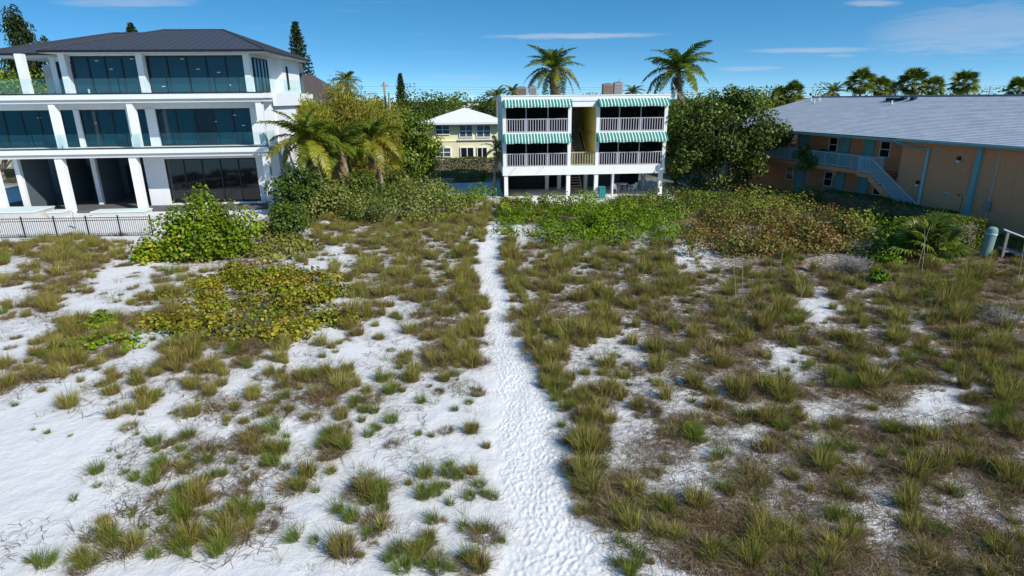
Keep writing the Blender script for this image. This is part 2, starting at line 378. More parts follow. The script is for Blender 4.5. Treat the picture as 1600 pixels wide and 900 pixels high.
def make_ground():
    ys = [-400, -150, -60, -25, -8, 0, 3.5]
    y = 5.0
    while y < 3000:
        ys.append(y); y *= 1.0085 if y < 50 else 1.05
    ys = np.array(ys); s = np.linspace(-1, 1, 460)
    wdt = np.where(ys < 5, 12 + (5-ys)*2.5, ys*1.12+6.5)
    X = wdt[:, None]*s[None, :]; Y = np.repeat(ys[:, None], len(s), 1)
    Z = hz(X, Y) - 0.055*in_path(X, Y, 0.05)
    lit = litter_at(X, Y); front = (Y > 7) & (Y < 44)
    lit = np.where(front, lit, 0.1)*(1-in_path(X, Y, 0.2))
    lit = np.where((Y > 33.5) & (X < -16), 0.05, lit)
    lit = lit + np.where((Y > 37.3) & (Y < 46.3) & (X > -7), 0.5, 0)
    soil = 1/(1+np.exp(-(Y-58)/1.5)); soil = np.maximum(soil, ((X > 14) & (Y > 42)).astype(float)*0.9)
    soil = np.maximum(soil, ((X < -11) & (X > -17) & (Y > 36)).astype(float)*0.8)
    V = np.stack([X, Y, Z], -1).reshape(-1, 3); nr, nc = X.shape
    i = (np.arange(nr-1)[:, None]*nc + np.arange(nc-1)[None, :]).ravel()
    Q = np.stack([i, i+1, i+nc+1, i+nc], 1)
    col = np.stack([lit, soil, np.zeros_like(lit)], -1).reshape(-1, 3)
    o = link('ground', npmesh('ground', V, Q, None, col, 'sand', True))
    tag(o, 'white dune sand with brown plant litter', 'ground', kind='structure')
def make_path():
    ys = []; y = 6.2
    while y < 37.9: ys.append(y); y += 0.020+0.0016*(y-6)
    ys = np.array(ys); nc = 110; s = np.linspace(-0.08, 1.08, nc)
    l, r = path_edges(ys); X = l[:, None] + (r-l)[:, None]*s[None, :]; Y = np.repeat(ys[:, None], nc, 1)
    edge = np.clip(np.minimum(s+0.08, 1.08-s)/0.16, 0, 1)[None, :]
    Z = hz(X, Y) - 0.030 - 0.035*(1-edge)**2 + 0.012*np.sin(X*5.1+Y*2.2)*np.sin(Y*3.3-X*1.7)
    rng = np.random.default_rng(5); D = np.zeros_like(Z)
    for k in range(8500):
        fy = rng.uniform(6.2, 38); lo, hi = path_edges(np.array([fy])); w = hi[0]-lo[0]
        u = np.clip(rng.normal(0.5, 0.24), 0.03, 0.97); fx = lo[0] + w*u
        i0 = np.searchsorted(ys, fy-0.35); i1 = np.searchsorted(ys, fy+0.35)
        if i1 <= i0: continue
        a = rng.normal(0, 0.5)+0.02; ca, sa = math.cos(a), math.sin(a)
        dx = X[i0:i1]-fx; dy = Y[i0:i1]-fy; uu = dx*ca+dy*sa; vv = -dx*sa+dy*ca
        L = rng.uniform(0.05, 0.12); wd = rng.uniform(0.026, 0.05)
        q = (uu/wd)**2 + (vv/L)**2
        dent = -np.exp(-q**1.5*0.9)*rng.uniform(0.002, 0.015) + np.exp(-((np.sqrt(q)-1.45)/0.35)**2)*rng.uniform(0.003, 0.007)
        D[i0:i1] = D[i0:i1]*(1-0.6*np.exp(-q*0.8)) + dent
    Z = Z + D*np.clip(edge*1.4, 0, 1)
    i = (np.arange(len(ys)-1)[:, None]*nc + np.arange(nc-1)[None, :]).ravel(); Q = np.stack([i, i+1, i+nc+1, i+nc], 1)
    o = link('path', npmesh('path', np.stack([X, Y, Z], -1).reshape(-1, 3), Q, None, None, 'sand_path', True))
    tag(o, 'trodden white sand path full of footprints leading to the apartment building', 'path', kind='structure')
make_ground(); make_path()
m, t = new_mat('sea_water'); g_ = t.add('ShaderNodeNewGeometry'); bp = t.add('ShaderNodeBump', ins={'Strength': 0.5, 'Distance': 0.3, 'Height': t.noise(g_.outputs['Position'], 0.6, 4)})
t.add('ShaderNodeOutputMaterial', ins={0: t.add('ShaderNodeBsdfPrincipled', ins={'Base Color': (0.02, 0.16, 0.20, 1), 'Roughness': 0.15, 'Normal': bp.outputs[0]}).outputs[0]})
tag(obj('sea', MB().quad((-2500,-2500,-0.15),(2500,-2500,-0.15),(2500,-16,-0.15),(-2500,-16,-0.15)), 'sea_water'), 'blue-green sea behind the viewpoint', 'sea', kind='structure')

# ------------------------------------------------------------------ building frames
class Frame:
    def __init__(s, x, y, th, z=0.0): s.o = np.array([x, y, z]); s.th = th; s.a = np.array([math.cos(th), math.sin(th), 0]); s.n = np.array([-math.sin(th), math.cos(th), 0])
    def w(s, x, y, z): return s.o + s.a*x + s.n*y + np.array([0, 0, z])
    def at(s, px, py, yo):      # pixel -> local (x, z) on the plane y = yo
        d = ray(px, py); c = np.array([0, 0, CAM_H]); t = ((s.o + s.n*yo - c)@s.n)/(d@s.n); p = c+t*d-s.o
        return float(p@s.a), float(p[2])
    def root(s, name, label, cat): return empty(name, tuple(s.o), s.th, label, cat)
def window(parent, x0, x1, z0, z1, y, n, glass='glass_dark', frame='black_metal', fw=0.07, name='window', depth=0.10, cross=False, axis='x'):
    """framed window facing -y (axis x) or +x (axis y, then y is the wall plane and x0/x1 run along y); pane children"""
    mb = MB()
    def B(a0, a1, d0, d1, c0, c1, m=mb):
        if axis == 'x': m.box(a0, a1, y+d0, y+d1, c0, c1)
        else: m.box(y-d1, y-d0, a0, a1, c0, c1)
    B(x0, x1, -0.03, depth, z0, z0+fw); B(x0, x1, -0.03, depth, z1-fw, z1)
    w = (x1-x0)/n
    for i in range(n+1):
        c = x0+w*i; a, b = (c, c+fw) if i == 0 else ((c-fw, c) if i == n else (c-fw/2, c+fw/2)); B(a, b, -0.032 if 0 < i < n else -0.029, depth-0.002, z0+fw, z1-fw)
    if cross:
        zc = (z0+z1)/2; B(x0+fw, x1-fw, -0.025, depth-0.01, zc-fw/2, zc+fw/2)
    fo = obj(name, mb, frame, parent)
    rows = [(z0+fw, (z0+z1)/2-fw/2), ((z0+z1)/2+fw/2, z1-fw)] if cross else [(z0+fw, z1-fw)]
    for i in range(n):
        a = x0+w*i+fw*(1 if i == 0 else 0.5); b = x0+w*(i+1)-fw*(1 if i == n-1 else 0.5)
        for (c0, c1) in rows:
            pm = MB(); B(a, b, 0.02, 0.035, c0, c1, pm); obj('pane', pm, glass if isinstance(glass, str) else glass[i % len(glass)], fo)
    return fo

# ------------------------------------------------------------------ white modern house
def modern_house():
    H = Frame(-26.81, 43.02, R_(4)); r = H.root('modern_house', 'white three-storey modern house with dark hip roof and glass balconies', 'house')
    XL, XR = -12.5, 9.7
    # ground floor
    bx('floor_slab', 'concrete_shaded', r, XL, XR-0.2, 0.3, 12, -0.35, 0.16)
    bx('back_wall', 'stucco_inner_shaded', r, XL, 7.8, 9.0, 9.3, 0.161, 3.94)
    gx0, _ = H.at(258, 260, 2.2)
    # front wall around ground window
    wz0, wz1 = 0.30, 3.60; wx1 = 7.75
    bx('front_wall', 'stucco_white', r, gx0-1.5, gx0, 2.2, 2.5, 0.162, 3.93); bx('front_wall', 'stucco_white', r, gx0, 9.5, 2.2, 2.5, wz1, 3.93)
    bx('front_wall', 'stucco_white', r, gx0, 9.5, 2.2, 2.5, 0.162, wz0); bx('front_wall', 'stucco_white', r, wx1, 9.5, 2.201, 2.5, wz0, wz1)
    window(r, gx0, wx1, wz0, wz1, 2.28, 5, 'glass_black', fw=0.09)
    bx('side_wall', 'stucco_white', r, 9.3, 9.6, 2.5, 12, -0.2, 3.93)
    bx('side_wall', 'stucco_inner_shaded', r, gx0-1.5, gx0-1.2, 2.5, 9.0, 0.163, 3.92)
    for px_, yy in ((30, 1.0), (96, 3.4), (150, 3.2)):    # carport dividing walls, shade coloured in behind white ends
        x, _ = H.at(px_, 280, yy); bx('divider_wall', 'stucco_inner_shaded', r, x-0.16, x+0.16, yy+0.3, yy+3.2, 0.163, 3.92); bx('divider_end', 'stucco_white', r, x-0.16, x+0.16, yy, yy+0.3, 0.163, 3.92)
    for x in (-9.5, -5.4, -3.4): bx('dark_doorway', 'interior_shade', r, x, x+1.1, 8.9, 8.99, 0.165, 2.6)
    for x, w_ in ((0.02, 0.52), (9.2, 0.42), (-5.0, 0.5), (-9.6, 0.5)):
        bx('column', 'stucco_white', r, x-w_/2, x+w_/2, -0.02, 0.45, -0.2, 3.94)
    # slabs (white edge band, recessed grey band, black flashing)
    for (zt, zb) in ((4.56, 3.95), (8.2, 7.62)):
        xr = XR if zt > 8 else 9.55
        bx('slab_edge', 'stucco_white', r, XL, xr, -0.25, 2.2 if zt < 8 else 1.9, zt-0.34, zt)
        bx('slab_soffit', 'soffit', r, XL, xr-0.12, -0.10, 2.6, zb, zt-0.34)
        bx('flashing', 'black_metal', r, XL, xr+0.02, -0.28, -0.10, zt+0.001, zt+0.07)
    # middle floor
    bx('floor_slab', 'concrete', r, XL, 9.3, 2.2, 12, 3.96, 4.52)
    z0, z1 = 4.60, 7.18
    mids = [(-11.9, -5.85, 5, True), (-5.55, -4.55, 1, False), (-4.2, -0.9, 3, False), (-0.35, 0.45, 1, False), (1.12, 7.85, 5, False)]
    bx('front_wall', 'stucco_white', r, XL, 9.5, 2.2, 2.5, z1, 7.62)
    xs = [XL]+[v for m_ in mids for v in m_[:2]]+[9.5]
    for a, b in zip(xs[0::2], xs[1::2]):
        bx('pilaster', 'stucco_white', r, a, b, 2.10, 2.52, 4.57, z1)
    for k, (a, b, n, _x) in enumerate(mids):
        window(r, a, b, z0, z1, 2.28, n, ['glass_dark', 'glass_dark', 'glass_black'] if k == 4 else 'glass_dark', fw=0.09)
    for x in (-4.62, 0.52, 9.2): bx('column', 'stucco_white', r, x-0.2, x+0.2, -0.02, 0.5, 4.57, 7.62)
    bx('side_wall', 'stucco_white', r, 9.3, 9.62, 2.5, 13, 3.95, 8.25)
    bx('side_wall', 'stucco_white', r, 9.62, 9.9, 2.0, 13, 7.3, 8.22)
    bx('back_wall', 'stucco_inner_shaded', r, XL, 9.3, 12.5, 12.8, 0, 10.8)
    # glass railings
    def rail(name, pts, z):
        root = None
        for (a, b) in zip(pts[:-1], pts[1:]):
            a = np.array(a); b = np.array(b); L = np.linalg.norm(b-a); n = max(1, round(L/1.55))
            for i in range(n):
                p = a+(b-a)*(i+0.02)/n; q = a+(b-a)*(i+0.98)/n; d = (b-a)/L*0.0; nn = np.array([-(b-a)[1], (b-a)[0]])/L*0.008
                pm = MB().prism([(p[0]-nn[0], p[1]-nn[1], z), (q[0]-nn[0], q[1]-nn[1], z), (q[0]+nn[0], q[1]+nn[1], z), (p[0]+nn[0], p[1]+nn[1], z)], (0, 0, 0.98))
                obj('glass_panel', pm, 'glass_rail', r)
    rail('r', [(XL, -0.16), (9.45, -0.16), (9.45, 2.05)], 4.60); rail('r', [(XL, -0.16), (9.72, -0.16), (9.80, 10.5)], 8.24)
    # top floor
    z0, z1 = 8.26, 10.72
    bx('floor_slab', 'stucco_white', r, XL, 9.72, 1.9, 12.9, 8.0, 8.205)
    tops = [(-3.30, 1.15, 4), (1.75, 8.33, 5)]
    for x in (-6.4, -3.6, 1.45, 8.58): bx('column', 'stucco_white', r, x-0.21, x+0.21, 0.55, 1.05, 8.21, 10.86)
    for a, b, n in tops: window(r, a, b, z0, z1, 1.02, n, 'glass_dark', fw=0.09)
    bx('lintel', 'stucco_white', r, -3.4, 8.8, 0.9, 1.15, z1, 10.87)
    window(r, -5.6, -3.85, z0, 10.5, 3.2, 2, 'glass_dark', fw=0.09)
    bx('pilaster', 'stucco_white', r, -6.0, -5.62, 3.1, 3.5, 8.21, 10.86); bx('front_wall', 'stucco_white', r, -5.62, -3.45, 3.15, 3.4, 10.5, 10.86)
    bx('side_wall', 'stucco_white', r, -5.95, -5.7, 3.5, 9.0, 8.21, 10.86)
    window(r, 1.3, 4.4, z0, 10.6, 8.82, 4, ['glass_blue', 'glass_dark'], fw=0.09, axis='y')
    bx('side_wall', 'stucco_white', r, 8.5, 8.8, 4.45, 6.4, 8.21, 10.86); bx('side_wall', 'stucco_white', r, 8.5, 8.79, 1.25, 4.45, 10.6, 10.86)
    bx('side_wall', 'stucco_white', r, 8.2, 9.3, 6.4, 11.4, 8.21, 10.86)
    window(r, 7.4, 7.85, 8.5, 10.3, 9.33, 1, 'glass_dark', fw=0.06, axis='y')
    # roof: main wing hip plus set-back left body
    def hip(x0, x1, y0, y1, ze, zr, rx0, rx1, name='roof', th=0.16):
        ym = (y0+y1)/2; mb = MB()
        E = [(x0,y0,ze),(x1,y0,ze),(x1,y1,ze),(x0,y1,ze)]; Rg = [(rx0,ym,zr),(rx1,ym,zr)]
        mb.quad(E[0],E[1],Rg[1],Rg[0]); mb.poly([E[1],E[2],Rg[1]]); mb.quad(E[2],E[3],Rg[0],Rg[1]); mb.poly([E[3],E[0],Rg[0]])
        ro = obj(name, mb, 'roof_dark', r)
        e2 = [(p[0],p[1],ze-th) for p in E]; fb = MB()
        for i in range(4): fb.quad(e2[i], e2[(i+1)%4], (*E[(i+1)%4][:2], ze-0.002), (*E[i][:2], ze-0.002))
        obj('fascia', fb, 'black_metal', ro)
        obj('soffit', MB().quad(*[(p[0],p[1],ze-th+0.004) for p in E][::-1]), 'soffit', ro)
        for a, b in ((E[0],Rg[0]),(E[1],Rg[1]),(E[2],Rg[1]),(E[3],Rg[0]),(Rg[0],Rg[1])):
            obj('ridge_cap', MB().tube([np.add(a,(0,0,0.02)), np.add(b,(0,0,0.02))], [0.055]*2, 5), 'roof_dark', ro)
        # standing seams, joined: too fine to tell apart singly from here
        sm = MB()
        for i in range(1, int((x1-x0)/0.5)):
            x = x0+i*0.5; t = 1.0
            if x < rx0: t = (x-x0)/(rx0-x0)
            if x > rx1: t = (x1-x)/(x1-rx1)
            yt = y0+(ym-y0)*t; zt = ze+(zr-ze)*t
            sm.prism([(x-0.012,y0,ze+0.002),(x+0.012,y0,ze+0.002),(x+0.012,yt,zt+0.002),(x-0.012,yt,zt+0.002)], (0,0,0.03))
        for i in range(1, int((y1-y0)/0.5)):
            y = y0+i*0.5; t = min((y-y0)/(ym-y0), (y1-y)/(y1-ym)); xt = x1+(rx1-x1)*t; zt = ze+(zr-ze)*t
            sm.prism([(x1,y-0.012,ze+0.002),(x1,y+0.012,ze+0.002),(xt,y+0.012,zt+0.002),(xt,y-0.012,zt+0.002)], (0,0,0.03))
        tag(obj('standing_seam', sm, 'roof_dark', ro), kind='stuff')
    hip(-4.3, 10.3, -0.75, 11.6, 10.98, 12.80, 1.2, 5.6)
    hip(-9.6, 3.0, 1.2, 12.6, 10.95, 12.74, -3.2, -1.0)
    # small things on facade
    for (px_, py_, yo) in ((110,101,1.02),(150,95,1.02),(173,108,1.02),(205,92,1.02),(284,92,1.02),(309,108,1.02),(341,113,1.02),(358,133,1.02),(382,89,1.02),(255,135,1.02),(336,190,2.28),(366,180,2.28),(380,196,2.28),(150,192,2.28),(60,184,2.28)):
        x, z = H.at(px_, py_, yo-0.05); bx('sticker', 'sticker', r, x-0.11, x+0.11, yo-0.005, yo+0.012, z-0.025, z+0.025)
    for (px_, py_, yo) in ((100, 232, -0.1), (140, 146, -0.1)):
        x, z = H.at(px_, py_, yo); 
        bx('light_fixture', 'white_plastic', r, x-0.04, x+0.04, yo-0.05, yo+0.03, z, z+0.28)
    # plinths lie in front of the house
    for k, (a, b, y0, y1, h_, lb) in enumerate(((-11.5, -6.1, -2.0, 0.1, 0.62, 'long pale concrete block at the open carport edge'), (-5.6, -4.7, -1.4, -0.4, 0.45, 'small pale concrete block between two carport bays'),
                                          (-2.9, 0.7, -1.1, -0.03, 0.34, 'low concrete step at the foot of the wide carport column'))):
        c = H.w((a+b)/2, (y0+y1)/2, 0); o = empty('concrete_plinth', (c[0], c[1], -0.1), H.th, lb, 'plinth')
        hw, hd = (b-a)/2, (y1-y0)/2
        bx('block', 'concrete', o, -hw, hw, -hd, hd, 0, h_); bx('cap', 'pale_mint', o, -hw-0.05, hw+0.05, -hd-0.05, hd+0.05, h_, h_+0.09)
    return H
modern_house()

# ------------------------------------------------------------------ black picket fence
def fence():
    a = G(-60, 374); b = G(250, 368.6); th = math.atan2(b[1]-a[1], b[0]-a[0]); L = float(np.hypot(b[0]-a[0], b[1]-a[1]))
    r = empty('picket_fence', (a[0], a[1], float(hz(a[0], a[1]))-0.02), th, 'black metal picket fence in front of the white house', 'fence')
    H_ = 1.22; post = MB().box(-0.03, 0.03, -0.03, 0.03, 0, H_+0.06).box(-0.038, 0.038, -0.038, 0.038, H_+0.06, H_+0.085).mesh('post', 'black_metal')
    pk = MB().box(-0.0085, 0.0085, -0.0085, 0.0085, 0.06, H_).mesh('picket', 'black_metal')
    n = int(L/1.86)
    for i in range(n+1): link('post', post, r, (i*1.86, 0, 0))
    for i in range(n):
        for z in (0.10, H_-0.20, H_-0.04): bx('rail', 'black_metal', r, i*1.86+0.03, i*1.86+1.83, -0.015, 0.015, z-0.016, z+0.016)
        for k in range(1, 15): link('picket', pk, r, (i*1.86+k*0.124, 0.0, 0))
fence()
o = empty('pipe_stub', tuple(G(121, 358)*np.array([1,1,0])), 0, 'grey utility pipe stub standing behind the picket fence', 'pipe')
obj('pipe', MB().tube([(0,0,-0.05),(0,0,1.15)], [0.09,0.09], 10), 'concrete', o); obj('cap', MB().lathe([(0.11,1.1),(0.11,1.2),(0.0,1.24)], 10), 'white_plastic', o)

# ------------------------------------------------------------------ apartment building with awnings
def apartment():
    Z0 = -0.25
    B = Frame(-0.6, 48.47, R_(4)); r = B.root('apartment_building', 'flat-roofed white apartment building with green striped awnings on stilts', 'building')
    D = 7.8; UN = ((0.0, 5.45), (7.45, 13.2))
    bx('roof', 'white_paint', r, -0.08, 13.26, -0.12, D, 7.42, 7.80); bx('roof_edge', 'roof_white', r, -0.12, 13.3, -0.16, D+0.04, 7.80, 7.88)
    bx('fascia', 'white_paint', r, 5.45, 7.45, -0.06, 0.15, 6.98, 7.42)
    for k, (a, b) in enumerate(UN):
        bx('fascia', 'white_paint', r, a, b, -0.05, 0.2, 6.98, 7.42)
        bx('band', 'white_paint', r, a, b, -0.05, 0.25, 4.28, 5.08)
        bx('floor', 'concrete', r, a+0.01, b-0.01, 0.25, 7.4, 4.7, 5.0); bx('floor', 'concrete', r, a+0.01, b-0.01, 0.25, 7.4, 2.1, 2.40)
        for lvl, (f0, f1) in enumerate(((2.42, 4.28), (5.08, 6.98))):
            bx('pier', 'white_paint', r, a, a+0.27, -0.04, 0.30, f0, f1); bx('pier', 'white_paint', r, b-0.27, b, -0.04, 0.30, f0, f1)
            # recessed back wall with doors and side walls
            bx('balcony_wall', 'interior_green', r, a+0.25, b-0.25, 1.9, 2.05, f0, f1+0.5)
            x0 = a+0.9 if lvl == 0 else a+1.1
            window(r, x0, x0+2.1, f0+0.02, f1-0.05, 1.86, 2, 'glass_black', 'grey_white_paint', 0.05, name='sliding_door')
            window(r, x0+2.5, x0+3.5, f0+0.7, f1-0.05, 1.86, 1, 'glass_black', 'grey_white_paint', 0.05)
            obj('curtain', MB().box(a+0.35, a+0.8, 1.80, 1.84, f0, f1), 'interior_green', r)
            for x in (a+1.85, a+3.58): bx('mullion', 'grey_white_paint', r, x-0.035, x+0.035, 0.0, 0.07, f0, f1)
            for x0, x1 in ((a+0.27, a+1.815), (a+1.885, a+3.545), (a+3.615, b-0.27)):
                bx('insect_screen', 'screen', r, x0, x1, 0.10, 0.104, f0, f1)
                rl = obj('railing', MB().box(x0, x1, -0.02, 0.06, f0+0.97, f0+1.04).box(x0, x1, -0.01, 0.05, f0+0.02, f0+0.08).box(x0, x0+0.03, -0.005, 0.045, f0+0.05, f0+1.0).box(x1-0.03, x1, -0.005, 0.045, f0+0.05, f0+1.0), 'grey_white_paint', r)
                n = max(2, round((x1-x0)/0.205)); me = MB().box(-0.026, 0.026, 0.0, 0.04, f0+0.08, f0+0.97).mesh('baluster', 'grey_white_paint')
                for i in range(n): link('baluster', me, rl, (x0+(i+0.5)*(x1-x0)/n, 0, 0))
        # awnings
        for zt, zb in ((7.60, 6.98), (4.98, 4.28)):
            aw0, aw1 = a+0.06, b-0.06; n = 43; mb = MB(); w = (aw1-aw0)/n; pr = 0.72
            for i in range(n):
                mi = i % 2; x0 = aw0+i*w-(0.2*w if mi == 0 and i else 0); x1 = aw0+(i+1)*w+(0.2*w if mi == 0 and i < n-1 else 0)
                if mi: x0 += 0.2*w; x1 -= 0.2*w
                sg = 0.02*math.sin(i*0.55)+0.012*math.sin(i*1.7+k); prof = [(-0.06, zt), (-0.06-pr*0.55, zt-(zt-zb-0.16)*0.42-0.03-sg), (-0.06-pr, zb+0.16-sg*0.6), (-0.06-pr-0.012, zb-sg)]
                for p, q in zip(prof[:-1], prof[1:]): mb.quad((x0,p[0],p[1]),(x0,q[0],q[1]),(x1,q[0],q[1]),(x1,p[0],p[1]), mi)
            for x in (aw0, aw1): mb.poly([(x,-0.06,zt),(x,-0.06-pr*0.55,zt-(zt-zb-0.16)*0.42),(x,-0.06-pr,zb+0.16),(x,-0.06-pr-0.012,zb),(x,-0.06,zb+0.02)], 0)
            ao = obj('awning', mb, ['awning_green', 'awning_white'], r)
            for x in (aw0+0.04, (aw0+aw1)/2, aw1-0.04): obj('awning_strut', MB().tube([(x,-0.05,zb-0.1),(x,-0.06-pr,zb+0.14)], [0.015]*2, 5), 'grey_white_paint', ao)
    bx('party_wall', 'yellow_wall', r, 5.2, 5.44, 0.3, 7.4, 2.4, 7.42); bx('party_wall', 'yellow_wall', r, 7.46, 7.70, 0.02, 7.4, 2.4, 7.42)
    bx('side_wall', 'pale_mint', r, 0.0, 0.24, 0.3, 7.4, 1.72, 7.42); bx('side_wall', 'pale_mint', r, 12.96, 13.2, 0.3, 7.4, 1.72, 7.42); bx('back_wall', 'pale_mint', r, 0, 13.2, 7.4, 7.7, 1.72, 7.42)
    bx('slab', 'white_paint', r, -0.05, 13.22, -0.07, 7.7, 1.72, 2.42)
    for x in (1.0, 3.2): obj('slab_bracket', MB().tube([(x, -0.07, 2.36), (x, -0.62, 2.36)], [0.02]*2, 5), 'grey_white_paint', r)
    # stair bay
    bx('stair_back_wall', 'stair_tan', r, 5.45, 7.45, 7.2, 7.35, 2.42, 7.42); bx('landing', 'stair_tan', r, 5.45, 7.45, 6.0, 7.2, 4.8, 5.05)
    rl = obj('landing_railing', MB().box(5.47, 7.43, 0.05, 0.11, 3.42, 3.50).box(5.47, 7.43, 0.05, 0.11, 2.46, 2.53), 'stair_tan', r)
    me = MB().box(-0.035, 0.035, 0.06, 0.10, 2.53, 3.42).mesh('baluster', 'stair_tan')
    for i in range(9): link('baluster', me, rl, (5.58+i*0.215, 0, 0))
    st = obj('upper_flight', MB().prism([(5.95,1.6,2.45),(5.95,6.0,4.85),(5.95,6.0,5.05),(5.95,1.6,2.62)], (0.06,0,0)).prism([(6.95,1.6,2.45),(6.95,6.0,4.85),(6.95,6.0,5.05),(6.95,1.6,2.62)], (0.06,0,0)), 'stair_tan', r)
    me = MB().box(6.01, 6.95, 0, 0.31, 0, 0.06).mesh('step', 'wood_grey')
    for i in range(14): link('step', me, st, (0, 1.65+i*0.31, 2.58+i*0.17))
    for x in (5.93, 7.0): obj('handrail', MB().tube([(x,1.5,3.4),(x,6.0,5.95)], [0.035]*2, 6), 'stair_tan', st); obj('newel', MB().box(x-0.05, x+0.05, 1.45, 1.55, 2.42, 3.45), 'stair_tan', st)
    st = obj('lower_flight', MB().prism([(5.95,2.6,Z0),(5.95,6.6,2.2),(5.95,6.6,2.4),(5.95,2.6,Z0+0.2)], (0.06,0,0)).prism([(6.95,2.6,Z0),(6.95,6.6,2.2),(6.95,6.6,2.4),(6.95,2.6,Z0+0.2)], (0.06,0,0)), 'stair_tan', r)
    me = MB().box(6.01, 6.95, 0, 0.31, 0, 0.06).mesh('step', 'wood_grey')
    for i in range(12): link('step', me, st, (0, 2.7+i*0.32, Z0+0.15+i*0.20))
    # stilts and undercroft
    for i, x in enumerate((0.22, 5.3, 7.6, 12.98)):
        bx('stilt', 'white_paint', r, x-0.15, x+0.15, 0.02, 0.32, Z0-0.2, 1.72)
    for x in (0.3, 4.2, 5.3, 7.7, 10.2, 13.0):
        for y in (5.0,): bx('stilt', 'white_paint', r, x-0.16, x+0.16, y, y+0.32, Z0-0.2, 1.72)
    bx('undercroft_wall', 'interior_shade', r, 0.1, 4.3, 5.6, 5.8, Z0-0.2, 1.72); bx('undercroft_wall', 'interior_shade', r, 0.1, 13.1, 7.0, 7.2, Z0-0.2, 1.72); bx('undercroft_wall', 'interior_shade', r, 0.1, 0.3, 1.2, 7.0, Z0-0.2, 1.72)  # full-width back and left walls added to stop light passing through
    bx('undercroft_wall', 'stucco_inner_shaded', r, 7.4, 11.2, 6.5, 6.7, Z0-0.2, 1.72)
    bx('undercroft_floor', 'concrete_shaded', r, 0, 13.2, 0.6, 7.6, Z0-0.05, Z0+0.03)
    # rooftop units
    for k, (px_, pt, w, h_, mat, lb) in enumerate(((815,140,0.75,0.62,'ac_rust','low rusty air-conditioning unit at the left end of the flat roof'), (833,139,0.55,0.66,'ac_metal','narrow grey air-conditioning unit beside the rusty one on the flat roof'),
                                          (950,136,0.78,0.8,'ac_rust','square brown air-conditioning unit near the middle of the flat roof'), (966,134,0.66,0.9,'ac_metal','tall grey air-conditioning unit near the middle of the flat roof'))):
        p = AY(px_, 149, 50.5); o = empty('rooftop_unit', (p[0], 50.9, 7.86), B.th, lb, 'air conditioner', 'air-conditioning units on the flat roof')
        bx('cabinet', mat, o, -w/2, w/2, -w/2, w/2, 0.06, h_); bx('lid', 'ac_metal', o, -w/2-0.02, w/2+0.02, -w/2-0.02, w/2+0.02, h_, h_+0.05); bx('stand', 'black_metal', o, -w/2+0.05, w/2-0.05, -w/2+0.05, w/2-0.05, 0, 0.06)
        for i in range(6): bx('louvre', 'black_metal', o, -w/2+0.05, w/2-0.05, -w/2-0.012, -w/2-0.002, 0.13+i*(h_-0.2)/6, 0.15+i*(h_-0.2)/6)
        obj('fan_guard', MB().lathe([(w*0.36, h_+0.05), (w*0.36, h_+0.09), (w*0.1, h_+0.10), (0.0, h_+0.10)], 14), 'black_metal', o)
        if k == 3: obj('pipe', MB().tube([(0.1,0,h_),(0.1,0,h_+0.3)], [0.03,0.03], 6), 'ac_metal', o)
    return B
BLD = apartment()
def chair_plastic(loc, rz, label):
    o = empty('garden_chair', loc, rz, label, 'chair', 'white chairs under the apartment building')
    bx('seat', 'white_plastic', o, -0.26, 0.26, -0.24, 0.26, 0.40, 0.44)
    bk = MB(); bk.prism([(-0.27,0.25,0.44),(0.27,0.25,0.44),(0.22,0.36,0.86),(0,0.38,0.92),(-0.22,0.36,0.86)], (0,0.035,0)); obj('backrest', bk, 'white_plastic', o)
    for sx in (-1, 1):
        for sy in (-0.22, 0.24): obj('leg', MB().tube([(sx*0.26,sy*1.1,0),(sx*0.23,sy,0.42)], [0.022,0.028], 6), 'white_plastic', o)
        obj('armrest', MB().tube([(sx*0.27,-0.2,0.44),(sx*0.28,-0.2,0.64),(sx*0.28,0.3,0.66)], [0.025]*3, 6), 'white_plastic', o)
for i, (x, y, rz, lb) in enumerate(((9.7, 2.2, 2.6, 'white plastic garden chair farthest from the right-hand stilt under the apartments'), (11.3, 2.4, -2.4, 'white plastic garden chair nearest the right-hand stilt under the apartments'))):
    p = BLD.w(x, y, -0.22); chair_plastic(tuple(p), rz+BLD.th, lb)
p = BLD.w(10.5, 2.9, -0.22); o = empty('garden_table', tuple(p), BLD.th, 'white garden table standing between two chairs under the apartments', 'table')
obj('table_top', MB().lathe([(0.0,0.74),(0.55,0.74),(0.56,0.70),(0.0,0.70)], 18), 'white_plastic', o)
for k in range(4): obj('leg', MB().tube([(0.38*math.cos(k*1.57+0.8),0.38*math.sin(k*1.57+0.8),0),(0.3*math.cos(k*1.57+0.8),0.3*math.sin(k*1.57+0.8),0.7)], [0.025]*2, 6), 'white_plastic', o)
p = BLD.w(8.02, -0.35, -0.25); o = empty('wheeled_bin', tuple(p), BLD.th, 'teal bin standing at a stilt beside the apartment stairs', 'bin')
obj('body', MB().prism([(-0.24,-0.24,0.05),(0.24,-0.24,0.05),(0.24,0.24,0.05),(-0.24,0.24,0.05)], (0,0,0.85)), 'bin_teal', o); obj('lid', MB().prism([(-0.27,-0.28,0.9),(0.27,-0.28,0.9),(0.27,0.27,0.96),(-0.27,0.27,0.96)], (0,0,0.05)), 'bin_teal', o)
for sx in (-0.2, 0.2): obj('wheel', MB().tube([(sx-0.03,0.24,0.08),(sx+0.03,0.24,0.08)], [0.08]*2, 12), 'black_metal', o)
p = BLD.w(8.75, -0.8, -0.25); o = empty('shower_pole', tuple(p), BLD.th, 'slim white pole standing in front of the apartment undercroft', 'pole')
